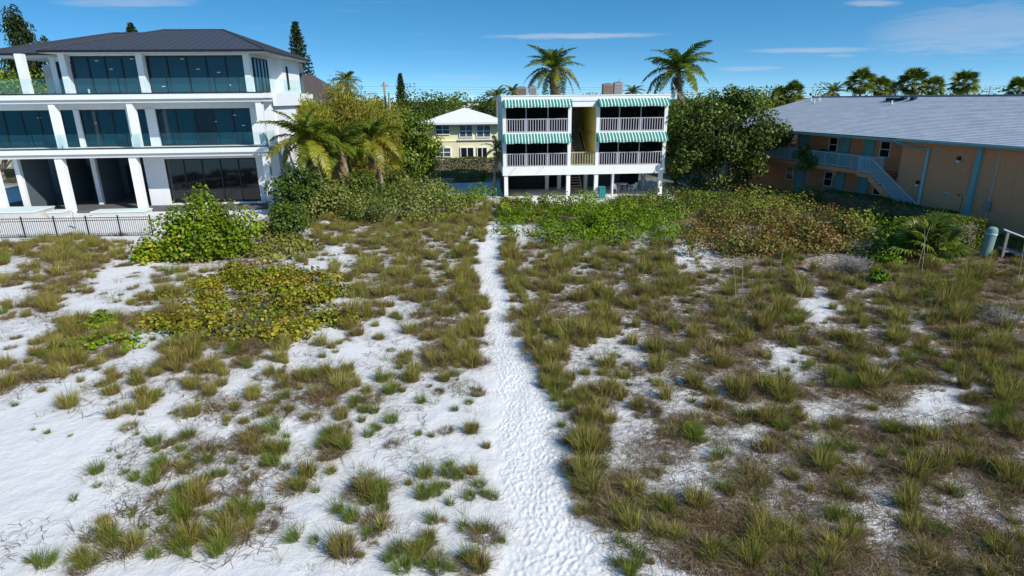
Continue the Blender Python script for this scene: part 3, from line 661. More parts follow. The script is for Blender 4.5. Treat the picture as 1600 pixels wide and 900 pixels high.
obj('pole', MB().tube([(0,0,-0.1),(0,0,2.05)], [0.075,0.075], 10), 'white_paint', o); obj('cap', MB().lathe([(0.09,2.02),(0.09,2.1),(0,2.12)], 10), 'white_paint', o); obj('spout', MB().tube([(0,0,1.9),(0,-0.25,1.9)], [0.02]*2, 6), 'ac_metal', o)

# ------------------------------------------------------------------ yellow house behind
def yellow_house():
    Y = Frame(-8.95, 66.0, R_(2), -0.2); r = Y.root('yellow_house', 'pale yellow two-storey house with white hip roof behind a hedge', 'house')
    Wd, D = 7.6, 8.0
    bx('lower_wall', 'cream_wall_low', r, 0, Wd, 0, D, 0, 3.55); bx('upper_wall', 'cream_wall', r, 0.0, Wd, 0.12, D, 3.55, 5.45)
    bx('ledge', 'cream_wall_low', r, -0.04, Wd+0.04, -0.06, 0.2, 3.50, 3.60)
    e = 0.85; ze, zr = 5.5, 6.95; E = [(-e,-e,ze),(Wd+e,-e,ze),(Wd+e,D+e,ze),(-e,D+e,ze)]; ap = (Wd*0.52, D*0.5, zr)
    mb = MB()
    for i in range(4): mb.poly([E[i], E[(i+1)%4], ap])
    ro = obj('roof', mb, 'roof_white', r); fb = MB()
    for i in range(4): fb.quad((*E[i][:2],ze-0.2),(*E[(i+1)%4][:2],ze-0.2),(*E[(i+1)%4][:2],ze-0.002),(*E[i][:2],ze-0.002))
    obj('fascia', fb, 'roof_white', ro); obj('soffit', MB().quad(*[(p[0],p[1],ze-0.195) for p in E][::-1]), 'soffit', ro)
    for (x0,x1,y0,y1,cr,gl,nm,yo) in ((680,703,195,210.5,True,'glass_blue','window',0.02),(717,739,195,214.6,True,'glass_blue','window',0.02),(744,767,195,214.6,True,'glass_blue','window',0.02),
                             (681,705,230.6,245.5,True,'glass_blue','window',-0.10),(719,741,230,247,False,'glass_black','sliding_door',-0.10),(745,762,230,247,False,'glass_black','sliding_door',-0.10)):
        a, zt = Y.at(x0, y0, yo); b, zb = Y.at(x1, y1, yo)
        window(r, a, b, zb, zt, yo, 2, gl, 'white_paint', 0.08, name=nm, cross=cr)
    for x0, x1 in ((715, 741), (742, 769)):
        a, z = Y.at(x0, 216, 0); b, _ = Y.at(x1, 216, 0); bx('sill', 'roof_white', r, a, b, -0.20, 0.02, 3.62, 3.74)
    # side balcony
    bx('balcony_floor', 'white_paint', r, -1.0, 0.0, 1.2, 4.2, 2.75, 2.95); bx('balcony_rail', 'white_paint', r, -1.0, 0.0, 1.2, 1.26, 3.95, 4.02)
    me = MB().box(-0.03, 0.03, 1.21, 1.25, 2.95, 3.95).mesh('baluster', 'white_paint')
    for i in range(6): link('baluster', me, r, (-0.92+i*0.165, 0, 0))
    for x in (-0.95,): bx('balcony_post', 'white_paint', r, x-0.06, x+0.06, 1.2, 1.32, 0, 5.3)
    bx('lower_rail', 'white_paint', r, -1.0, 0.0, 1.2, 1.26, 1.0, 1.07)
yellow_house()
# paved yard in the shade left of the apartments
def yard():
    r = tag(bx('pavement', 'slab_grey', None, -11.2, -1.6, 49.0, 58.0, -0.5, -0.10), 'pale concrete yard slabs left of the apartment building', 'pavement', kind='structure')
    me = {}
    for i in range(6):
        for j in range(4):
            w, d = 1.5, 2.1; m = me.setdefault((i*j) % 3, MB().box(-w/2, w/2, -d/2, d/2, 0, 0.05-0.008*((i*j) % 3)).mesh('paving_slab', 'slab_grey'))
            link('paving_slab', m, r, (-10.3+i*1.56+(j % 2)*0.25, 50.2+j*2.16, -0.098), (0, 0, random.uniform(-0.01, 0.01)))
yard()
p = G(693, 281); o = empty('picnic_table', (p[0]+0.6, 55.0, -0.05), 0.1, 'grey wooden picnic table in the shaded paved yard', 'table')
for i in range(4): bx('plank', 'wood_grey', o, -0.9, 0.9, -0.36+i*0.19, -0.19+i*0.19, 0.70, 0.74)
for y in (-0.75, 0.7): bx('bench', 'wood_grey', o, -0.9, 0.9, y-0.14, y+0.14, 0.42, 0.46)
for x in (-0.6, 0.6):
    for s_ in (-1, 1): obj('leg', MB().tube([(x, s_*0.65, 0), (x, s_*0.25, 0.7)], [0.045]*2, 4), 'wood_grey', o)
    bx('crossbar', 'wood_grey', o, x-0.03, x+0.03, -0.85, 0.8, 0.37, 0.42)

# ------------------------------------------------------------------ tan motel on the right
def motel():
    TH = R_(104)      # local x runs along the building away from the camera, local -y is the inner side... y>0 faces left/camera
    K = Frame(27.2, 30.5, TH); r = K.root('motel_building', 'two-storey tan motel with grey shingle roof and teal trim', 'building')
    S0, SC_, S1 = -9.0, 9.2, 30.0; WO = -0.55      # WO: wall plane, behind the eave line y = 0
    ze, zr, DEP = 4.95, 7.52, 13.4
    # walls (y positive points to the left of the picture)
    bx('end_wall', 'tan_wall', r, S0, SC_, WO-0.3, WO, -0.3, ze-0.12)
    bx('recess_wall', 'tan_wall', r, SC_, S1, WO-1.9, WO-1.6, -0.3, ze-0.12); bx('return_wall', 'tan_wall', r, SC_-0.3, SC_, WO-1.9, WO-0.3, -0.3, ze-0.12)
    bx('back_wall', 'tan_wall', r, S0, S1, -DEP+0.6, -DEP+0.9, -0.3, ze-0.12); bx('gable_wall', 'tan_wall', r, S1-0.3, S1, -DEP+0.9, WO-1.9, -0.3, ze-0.12); bx('near_wall', 'tan_wall', r, S0, S0+0.3, -DEP+0.9, WO-0.3, -0.3, ze-0.12)
    bx('passage', 'interior_shade', r, SC_+0.15, SC_+1.15, WO-1.59, WO-1.55, 2.55, ze-0.3)
    # balcony deck
    bx('balcony_deck', 'tan_wall', r, SC_+1.2, S1, WO-1.6, WO+0.02, 2.25, 2.55)
    for x in (SC_+2.2, SC_+5.5, SC_+9.0, SC_+12.5): bx('bracket', 'tan_wall', r, x-0.1, x+0.1, WO-0.5, WO+0.0, 1.95, 2.25)
    rl = obj('balcony_railing', MB().box(SC_+1.3, S1, WO-0.03, WO+0.03, 3.50, 3.57).box(SC_+1.3, S1, WO-0.025, WO+0.025, 2.62, 2.68), 'blue_white_rail', r)
    me = MB().box(-0.014, 0.014, WO-0.014, WO+0.014, 2.66, 3.5).mesh('baluster', 'blue_white_rail'); mp = MB().box(-0.03, 0.03, WO-0.03, WO+0.03, 2.55, 3.6).mesh('rail_post', 'blue_white_rail')
    n = int((S1-SC_-1.3)/0.095)
    for i in range(n):
        if i % 14 == 0: link('rail_post', mp, rl, (SC_+1.33+i*0.095, 0, 0))
        else: link('baluster', me, rl, (SC_+1.33+i*0.095, 0, 0))
    # doors and windows on both storeys
    for zf in (2.55, -0.1):
        for (x, kind_) in ((SC_+2.9, 'w'), (SC_+4.3, 'd'), (SC_+6.6, 'd'), (SC_+7.8, 'w'), (SC_+11.0, 'd'), (SC_+12.3, 'w')):
            yw = WO-1.6
            if kind_ == 'd':
                d = bx('door', 'teal_door', r, x-0.42, x+0.42, yw+0.002, yw+0.05, zf, zf+2.02)
                obj('door_frame', MB().box(x-0.5, x-0.42, yw+0.001, yw+0.07, zf, zf+2.1).box(x+0.42, x+0.5, yw+0.001, yw+0.07, zf, zf+2.1).box(x-0.42, x+0.42, yw+0.001, yw+0.07, zf+2.02, zf+2.1), 'teal_trim', d)
                obj('door_handle', MB().tube([(x-0.33, yw+0.05, zf+1.0), (x-0.33, yw+0.11, zf+1.0)], [0.03]*2, 8), 'ac_metal', d)
            else:
                wn = obj('window', MB().box(x-0.45, x+0.45, yw+0.001, yw+0.05, zf+0.85, zf+0.92).box(x-0.45, x+0.45, yw+0.001, yw+0.05, zf+1.93, zf+2.0).box(x-0.45, x-0.38, yw+0.001, yw+0.05, zf+0.92, zf+1.93).box(x+0.38, x+0.45, yw+0.001, yw+0.05, zf+0.92, zf+1.93).box(x-0.38, x+0.38, yw+0.001, yw+0.045, zf+1.4, zf+1.45), 'white_paint', r)
                bx('pane', 'glass_black', wn, x-0.38, x+0.38, yw+0.005, yw+0.015, zf+0.92, zf+1.4); bx('pane', 'glass_black', wn, x-0.38, x+0.38, yw+0.005, yw+0.015, zf+1.45, zf+1.93)
    # stair going down towards the camera from the balcony's near end
    xs, xe = SC_+1.2, SC_-3.1
    st = obj('staircase', MB().prism([(xs,WO+0.05,2.1),(xs,WO+0.05,2.5),(xe,WO+0.05,-0.1),(xe+0.5,WO+0.05,-0.3)], (0,0.06,0)).prism([(xs,WO+1.05,2.1),(xs,WO+1.05,2.5),(xe,WO+1.05,-0.1),(xe+0.5,WO+1.05,-0.3)], (0,0.06,0)), 'tan_wall', r)
    bx('stair_landing', 'tan_wall', st, xs, xs+1.1, WO+0.02, WO+1.1, 2.3, 2.55)
    me = MB().box(-0.17, 0.17, WO+0.11, WO+1.05, 0, 0.07).mesh('step', 'concrete')
    for i in range(14): link('step', me, st, (xs-0.15-i*(xs-xe)/14.2, 0, 2.36-i*0.182))
    hr = obj('stair_railing', MB().prism([(xs,WO+1.05,3.50),(xs,WO+1.05,3.57),(xe,WO+1.05,0.95),(xe,WO+1.05,0.88)], (0,0.05,0)).prism([(xs,WO+1.05,2.62),(xs,WO+1.05,2.67),(xe,WO+1.05,0.06),(xe,WO+1.05,0.0)], (0,0.05,0)).box(xs,xs+1.1,WO+1.05,WO+1.1,3.5,3.57).box(xs,xs+1.1,WO+1.05,WO+1.1,2.62,2.67), 'blue_white_rail', st)
    for i in range(46):
        x = xs-(xs-xe)*i/46; z = 2.62-(2.62-0.0)*i/46; bx('baluster', 'blue_white_rail', st, x-0.014, x+0.014, WO+1.06, WO+1.09, z, z+0.9)
    for i in range(11): bx('baluster', 'blue_white_rail', st, xs+0.06+i*0.1, xs+0.088+i*0.1, WO+1.06, WO+1.09, 2.6, 3.5)
    # roof: courses of shingles stepping up both slopes, hip at the far end
    def slope(name, P0, P1, P2, P3, n, parent):
        """courses from eave edge P0-P1 to ridge edge P3-P2; the shingles shown largest are parts, further ones are joined"""
        P0, P1, P2, P3 = map(np.array, (P0, P1, P2, P3)); V = []; Q = []; C = []
        up = np.cross(P1-P0, P3-P0); up = up/np.linalg.norm(up)
        if up[2] < 0: up = -up
        rg = np.random.default_rng(8)
        for i in range(n):
            t0, t1 = i/n, (i+1.05)/n
            a0, b0 = P0+(P3-P0)*t0, P1+(P2-P1)*t0; a1, b1 = P0+(P3-P0)*min(t1, 1), P1+(P2-P1)*min(t1, 1)
            L = np.linalg.norm(b0-a0); m_ = max(1, int(L/0.92)); off = rg.random()*0.9/max(L, 0.1)
            cuts = np.clip(np.concatenate([[0], (np.arange(m_+1)/max(m_, 1)+off), [1]]), 0, 1)
            for u0, u1 in zip(cuts[:-1], cuts[1:]):
                if u1-u0 < 1e-4: continue
                g = 0.008/max(L, 0.1)
                u0g, u1g = u0+g, u1-g; th = 0.018
                b = len(V); lo0 = a0+(b0-a0)*u0g; lo1 = a0+(b0-a0)*u1g; hi0 = a1+(b1-a1)*u0g; hi1 = a1+(b1-a1)*u1g
                V += [lo0+up*th, lo1+up*th, hi1+up*0.002, hi0+up*0.002, lo0, lo1]; Q += [(b+3,b+2,b+1,b),(b,b+1,b+5,b+4)]
                c = 1.0*math.exp(rg.normal()*0.045); C += [(c,c,c)]*6
        o = link(name, npmesh(name, np.array(V), np.array(Q), None, np.array(C), 'shingle'), parent); o.data.shade_flat(); o['kind'] = 'stuff'
        return o
    E = 0.0; hipx = S1-4.6
    ro = obj('roof', MB().quad((S0-0.5,E,ze-0.02),(S1+0.6,E,ze-0.02),(hipx,-DEP/2,zr-0.02),(S0-0.5,-DEP/2,zr-0.02)).poly([(S1+0.6,E,ze-0.02),(S1+0.6,-DEP,ze-0.02),(hipx,-DEP/2,zr-0.02)]).quad((S1+0.6,-DEP,ze-0.02),(S0-0.5,-DEP,ze-0.02),(S0-0.5,-DEP/2,zr-0.02),(hipx,-DEP/2,zr-0.02)).quad((S0-0.5,E,ze-0.1),(S0-0.5,-DEP,ze-0.1),(S1+0.6,-DEP,ze-0.1),(S1+0.6,E,ze-0.1)), 'concrete', r)
    slope('shingle', (S0-0.5,E,ze), (S1+0.6,E,ze), (hipx,-DEP/2,zr), (S0-0.5,-DEP/2,zr), 34, ro)
    slope('shingle', (S1+0.6,E,ze), (S1+0.6,-DEP,ze), (hipx,-DEP/2,zr), (hipx,-DEP/2,zr), 30, ro)
    obj('ridge_vent', MB().box(S0-0.5, hipx, -DEP/2-0.12, -DEP/2+0.12, zr-0.02, zr+0.06), 'ac_metal', ro)
    # gutters and downspouts
    gp = [(0,0),(0.13,0),(0.13,-0.02),(0.10,-0.14),(0.0,-0.14)]
    for a, b, yo, zo in ((S0-0.5, SC_-0.05, 0.10, -0.03), (SC_+0.05, S1+0.6, -0.02, -0.06)):
        g_ = MB().prism([(a, yo+p, ze+zo+q) for p, q in gp], (b-a, 0, 0)); obj('gutter', g_, 'teal_trim', r)
    obj('gutter_elbow', MB().tube([(SC_+0.25,0.08,ze-0.12),(SC_-0.1,0.16,ze-0.26),(SC_-0.9,WO+0.12,ze-0.5),(SC_-1.9,WO+0.1,ze-0.52)], [0.06]*4, 8), 'teal_trim', r)
    obj('downspout', MB().tube([(SC_-1.95,WO+0.08,ze-0.5),(SC_-1.95,WO+0.08,-0.2)], [0.085,0.085], 8), 'blue_white_rail', r)
    bx('downspout', 'teal_trim', r, SC_-5.35, SC_-5.05, WO+0.001, WO+0.14, -0.2, ze-0.08)
    bx('downspout', 'teal_door', r, S0+7.95, S0+8.15, WO+0.001, WO+0.14, -0.2, ze-0.08)
    # roof vents
    for (px_, py_) in ((1267,158),(1272,161),(1280,157.5),(1389,157),(1393,163),(1396,157),(1404,157),(1412,156),(1427,156)):
        # find the spot on the front slope
        d = ray(px_, py_); nrm = np.array([0, 0, 1.0])
        A = K.w(0, 0, ze); Bv = K.w(0, -DEP/2, zr); e1 = Bv-A; nn = np.cross(K.a, e1); t = ((A-np.array([0,0,CAM_H]))@nn)/(d@nn); p = np.array([0,0,CAM_H])+t*d-K.o
        x, y = float(p@K.a), float(p@K.n); z = p[2]
        if py_ == 157 or py_ == 156: bx('roof_vent', 'black_metal', r, x-0.16, x+0.16, y-0.16, y+0.16, z-0.05, z+0.2)
        else: obj('vent_pipe', MB().tube([(x,y,z-0.05),(x,y,z+0.28)], [0.06]*2, 8), 'white_plastic', r)
    # wall fittings
    for x, z in ((7.6, 2.2), (1.2, 3.6), (SC_-4.0, 3.9)):
        lf = bx('wall_lamp', 'black_metal', r, x-0.09, x+0.09, WO+0.001, WO+0.12, z, z+0.22); bx('lamp_glass', 'white_plastic', lf, x-0.07, x+0.07, WO+0.02, WO+0.14, z-0.14, z-0.002)
    for x, z in ((5.6, 1.7), (0.2, 2.9), (6.6, 4.2)):
        v = bx('wall_vent', 'soffit', r, x-0.16, x+0.16, WO+0.001, WO+0.04, z, z+0.24)
        for i in range(4): bx('louvre', 'black_metal', v, x-0.13, x+0.13, WO+0.041, WO+0.05, z+0.03+i*0.05, z+0.05+i*0.05)
    obj('conduit', MB().tube([(2.9,WO+0.03,-0.1),(2.9,WO+0.03,3.2),(2.9,WO+0.03,ze-0.15)], [0.025]*3, 6), 'soffit', r)
    bx('meter_box', 'ac_metal', r, 2.72, 3.08, WO+0.001, WO+0.16, 1.3, 1.85)
    return K
MOT = motel()
p = G(1535, 392); 
def mot(x, y, z): return tuple(MOT.w(x, y, z))
o = empty('outdoor_shower', mot(4.0, 0.1, -0.05), MOT.th, 'thin outdoor shower pipe standing at the tan motel wall', 'shower')
obj('pipe', MB().tube([(0,0,0),(0,0,2.05),(0.1,0,2.15),(0.25,0,2.1)], [0.025]*4, 6), 'bark', o); obj('shower_head', MB().lathe([(0.03,2.12),(0.08,2.04),(0.0,2.03)], 8, (0.27,0,0)), 'black_metal', o); obj('valve', MB().tube([(-0.12,0,1.1),(0.12,0,1.1)], [0.02]*2, 6), 'black_metal', o); bx('pipe_post', 'teal_trim', o, -0.05, 0.05, -0.1, -0.03, 0, 1.2)

p = G(1537, 403); hzp = float(hz(p[0], p[1]))
o = empty('utility_cylinder', (p[0], p[1], hzp-0.1), 0, 'weathered teal utility cylinder beside the clipped hedge', 'utility post')
o.rotation_euler = (0, R_(4), 0)
obj('body', MB().lathe([(0.245,0),(0.245,1.25),(0.25,1.26),(0.25,1.36),(0.22,1.5),(0.13,1.58),(0,1.6)], 20), 'teal_plastic', o); obj('collar', MB().lathe([(0.25,1.2),(0.262,1.22),(0.262,1.27),(0.25,1.29)], 20), 'blue_white_rail', o)
obj('latch', MB().box(0.17, 0.28, -0.2, -0.1, 1.3, 1.4), 'black_metal', o)
# beach steps with a white handrail at the motel corner
p = G(1580, 402); o = empty('beach_steps', (p[0], p[1], float(hz(p[0], p[1]))), R_(-20), 'short wooden steps with white handrail at the motel corner', 'steps')
for i in range(3): bx('step', 'wood_grey', o, -0.5+i*0.42, -0.1+i*0.42, -0.5, 0.5, 0.28-i*0.13, 0.33-i*0.13)
for y in (-0.5,):
    for x, h_ in ((-0.55, 1.25), (0.75, 0.75)): bx('post', 'wood_grey', o, x-0.05, x+0.05, y-0.05, y+0.05, -0.1, h_)
    obj('handrail', MB().prism([(-0.75,y-0.06,1.36),(-0.75,y+0.06,1.36),(0.95,y+0.06,0.72),(0.95,y-0.06,0.72)], (0,0,0.06)), 'white_paint', o)
o = empty('blue_post', tuple(G(1603, 398)), 0, 'blue-teal post cut by the frame edge beside the beach steps', 'post')
obj('post', MB().tube([(0,0,-0.1),(0,0,1.3)], [0.1,0.1], 10), 'teal_door', o); obj('cap', MB().lathe([(0.12,1.28),(0.12,1.34),(0,1.38)], 10), 'teal_door', o)
#PART2
# ------------------------------------------------------------------ grass
def tuft_mesh(name, nb, h, root_r, lean, cols, wts, dry, seed, w0=0.0075):
    rg = np.random.default_rng(seed); a = rg.random(nb)*6.283; rr = root_r*np.sqrt(rg.random(nb))
    dirn = np.stack([np.cos(a), np.sin(a)], 1); side = rg.normal(size=(nb, 2))*0.45; out = dirn+side; out /= np.linalg.norm(out, axis=1, keepdims=True)+1e-6
    H = h*rg.uniform(0.45, 1.05, nb); ln = lean*rg.uniform(0.15, 1.0, nb)*H; isdry = rg.random(nb) < dry
    lng = rg.random(nb) < 0.13; H = np.where(lng, H*1.45, H); ln = np.where(lng, ln*1.9+0.05, ln)
    ln = np.where(isdry, ln*1.5+0.08, ln); H = np.where(isdry, H*rg.uniform(0.3, 0.85, nb), H)
    wdt = w0*rg.uniform(0.6, 1.2, nb); tw = rg.random(nb)*6.283; ws = np.stack([np.cos(tw), np.sin(tw)], 1)
    base = np.stack([dirn[:, 0]*rr, dirn[:, 1]*rr, np.full(nb, -0.03)], 1)
    rows = []; T = [0, 0.38, 0.72, 1.0]
    for k, t in enumerate(T):
        c = base.copy(); c[:, :2] += out*(ln*t**1.8)[:, None]; c[:, 2] += H*(t - 0.30*t**3*np.clip(ln/H, 0, 1.6)) + 0.0
        wk = wdt*(1, 0.95, 0.65, 0)[k]
        if k < 3:
            o = np.zeros_like(c); o[:, :2] = ws*wk[:, None]; rows += [c-o, c+o]
        else: rows.append(c)
    V = np.stack(rows, 1).reshape(-1, 3); b = (np.arange(nb)*7)[:, None]
    Q = np.concatenate([b+np.array([0,1,3,2]), b+np.array([2,3,5,4])]); T3 = b+np.array([4,5,6])
    c = palette(nb, cols, wts, 0.2, rg); dryc = palette(nb, [(0.36,0.28,0.16),(0.23,0.165,0.10),(0.44,0.35,0.21)], [3,3,1], 0.2, rg)
    c = np.where(isdry[:, None], dryc, c)
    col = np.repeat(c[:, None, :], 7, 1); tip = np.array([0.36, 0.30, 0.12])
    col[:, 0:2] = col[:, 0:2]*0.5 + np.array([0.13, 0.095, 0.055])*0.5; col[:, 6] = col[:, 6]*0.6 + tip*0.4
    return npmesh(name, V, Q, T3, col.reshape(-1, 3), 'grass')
GREEN = [(0.15,0.21,0.04),(0.22,0.275,0.065),(0.33,0.335,0.11)]; OLIVE = [(0.44,0.36,0.125),(0.31,0.28,0.08),(0.53,0.41,0.21),(0.20,0.22,0.045)]; DEAD = [(0.46,0.36,0.22),(0.27,0.20,0.125),(0.24,0.215,0.075),(0.13,0.095,0.06)]
TUFTS = {'green': [], 'olive': [], 'straw': [], 'wisp': []}
for k in range(5):
    TUFTS['green'].append(tuft_mesh('grass_tuft_green', 120+50*k, 0.48+0.05*k, 0.09+0.035*k, 0.78, GREEN, [3,3,1], 0.25, 100+k, 0.0055))
    TUFTS['olive'].append(tuft_mesh('grass_tuft_olive', 280+70*k, 0.62+0.07*k, 0.15+0.04*k, 0.58, OLIVE+GREEN[:1], [3,3,2.4,2,1.6], 0.42, 200+k))
    TUFTS['straw'].append(tuft_mesh('grass_tuft_straw', 320+60*k, 0.30+0.05*k, 0.26+0.045*k, 1.2, DEAD, [2,3,2,2], 0.45, 300+k))
for k in range(5): TUFTS['wisp'].append(tuft_mesh('grass_wisp', 14+7*k, 0.50+0.04*k, 0.16+0.05*k, 1.0, GREEN+OLIVE[:2], [3,3,1,2,2], 0.3, 350+k, 0.0055))
def litter_mesh(name, n, R, seed):
    """flat-lying dead runners and stems"""
    rg = np.random.default_rng(seed); rr = R*np.sqrt(rg.random(n)); a = rg.random(n)*6.283; c = np.stack([rr*np.cos(a), rr*np.sin(a)], 1)
    t = rg.random(n)*6.283; L = rg.uniform(0.10, 0.42, n); d = np.stack([np.cos(t), np.sin(t)], 1); p = np.stack([-d[:, 1], d[:, 0]], 1); bend = rg.normal(size=n)*0.2*L; w = rg.uniform(0.0018, 0.0045, n)
    rows = []
    for u in (-0.5, 0, 0.5):
        q = c + d*(L*u)[:, None] + p*(bend*(1-4*u*u))[:, None]; z = rg.uniform(0.012, 0.06, n)
        for s_ in (-1, 1): rows.append(np.concatenate([q+p*(w*s_)[:, None], z[:, None]], 1))
    V = np.stack(rows, 1).reshape(-1, 3); b = (np.arange(n)*6)[:, None]; Q = np.concatenate([b+np.array([0,2,3,1]), b+np.array([2,4,5,3])])
    c = palette(n, [(0.20,0.13,0.08),(0.12,0.08,0.055),(0.36,0.28,0.20),(0.10,0.07,0.05)], [3,3,2,1], 0.25, rg)
    return npmesh(name, V, Q, None, np.repeat(c, 6, 0), 'litter')
LITTER = [litter_mesh('dead_runners', 55, 0.6, 400+k) for k in range(4)]
def instancer(name, pts, rots, scl, idx, meshes, label, cat):
    """one object of uncountable pieces: geometry-node instances of a few meshes"""
    coll = bpy.data.collections.new(name+'_set')
    for i, me in enumerate(meshes): coll.objects.link(bpy.data.objects.new('%s_piece_%02d' % (name, i), me))
    me = bpy.data.meshes.new(name); me.vertices.add(len(pts)); me.vertices.foreach_set('co', np.asarray(pts, np.float32).ravel())
    a = me.attributes.new('rot', 'FLOAT_VECTOR', 'POINT'); a.data.foreach_set('vector', np.asarray(rots, np.float32).ravel())
    a = me.attributes.new('scl', 'FLOAT_VECTOR', 'POINT'); a.data.foreach_set('vector', np.asarray(scl, np.float32).ravel())
    a = me.attributes.new('idx', 'INT', 'POINT'); a.data.foreach_set('value', np.asarray(idx, np.int32))
    o = link(name, me); ng = bpy.data.node_groups.new(name, 'GeometryNodeTree')
    ng.interface.new_socket('Geometry', in_out='INPUT', socket_type='NodeSocketGeometry'); ng.interface.new_socket('Geometry', in_out='OUTPUT', socket_type='NodeSocketGeometry')
    N = ng.nodes; L = ng.links; gi = N.new('NodeGroupInput'); go = N.new('NodeGroupOutput'); ip = N.new('GeometryNodeInstanceOnPoints'); ci = N.new('GeometryNodeCollectionInfo')
    ci.inputs['Collection'].default_value = coll; ci.inputs['Separate Children'].default_value = True; ci.inputs['Reset Children'].default_value = True
    def attr(nm, ty):
        q = N.new('GeometryNodeInputNamedAttribute'); q.data_type = ty; q.inputs[0].default_value = nm; return q.outputs[0]
    L.new(gi.outputs[0], ip.inputs['Points']); L.new(ci.outputs[0], ip.inputs['Instance']); ip.inputs['Pick Instance'].default_value = True
    L.new(attr('idx', 'INT'), ip.inputs['Instance Index']); L.new(attr('rot', 'FLOAT_VECTOR'), ip.inputs['Rotation']); L.new(attr('scl', 'FLOAT_VECTOR'), ip.inputs['Scale']); L.new(ip.outputs[0], go.inputs[0])
    md = o.modifiers.new('scatter', 'NODES'); md.node_group = ng
    return tag(o, label, cat, kind='stuff')
ORD = ['first','second','third','fourth','fifth','sixth','seventh','eighth','ninth','tenth','eleventh','twelfth','thirteenth','fourteenth','fifteenth','sixteenth','seventeenth','eighteenth','nineteenth','twentieth']+['%s-%s' % (a, b) for a in ('twenty','thirty','forty','fifty') for b in ('first','second','third','fourth','fifth','sixth','seventh','eighth','ninth','tenth')]
SHRUB_ZONES = []     # (px0, px1, py0, py1) shrubs where grass only shows at the rim
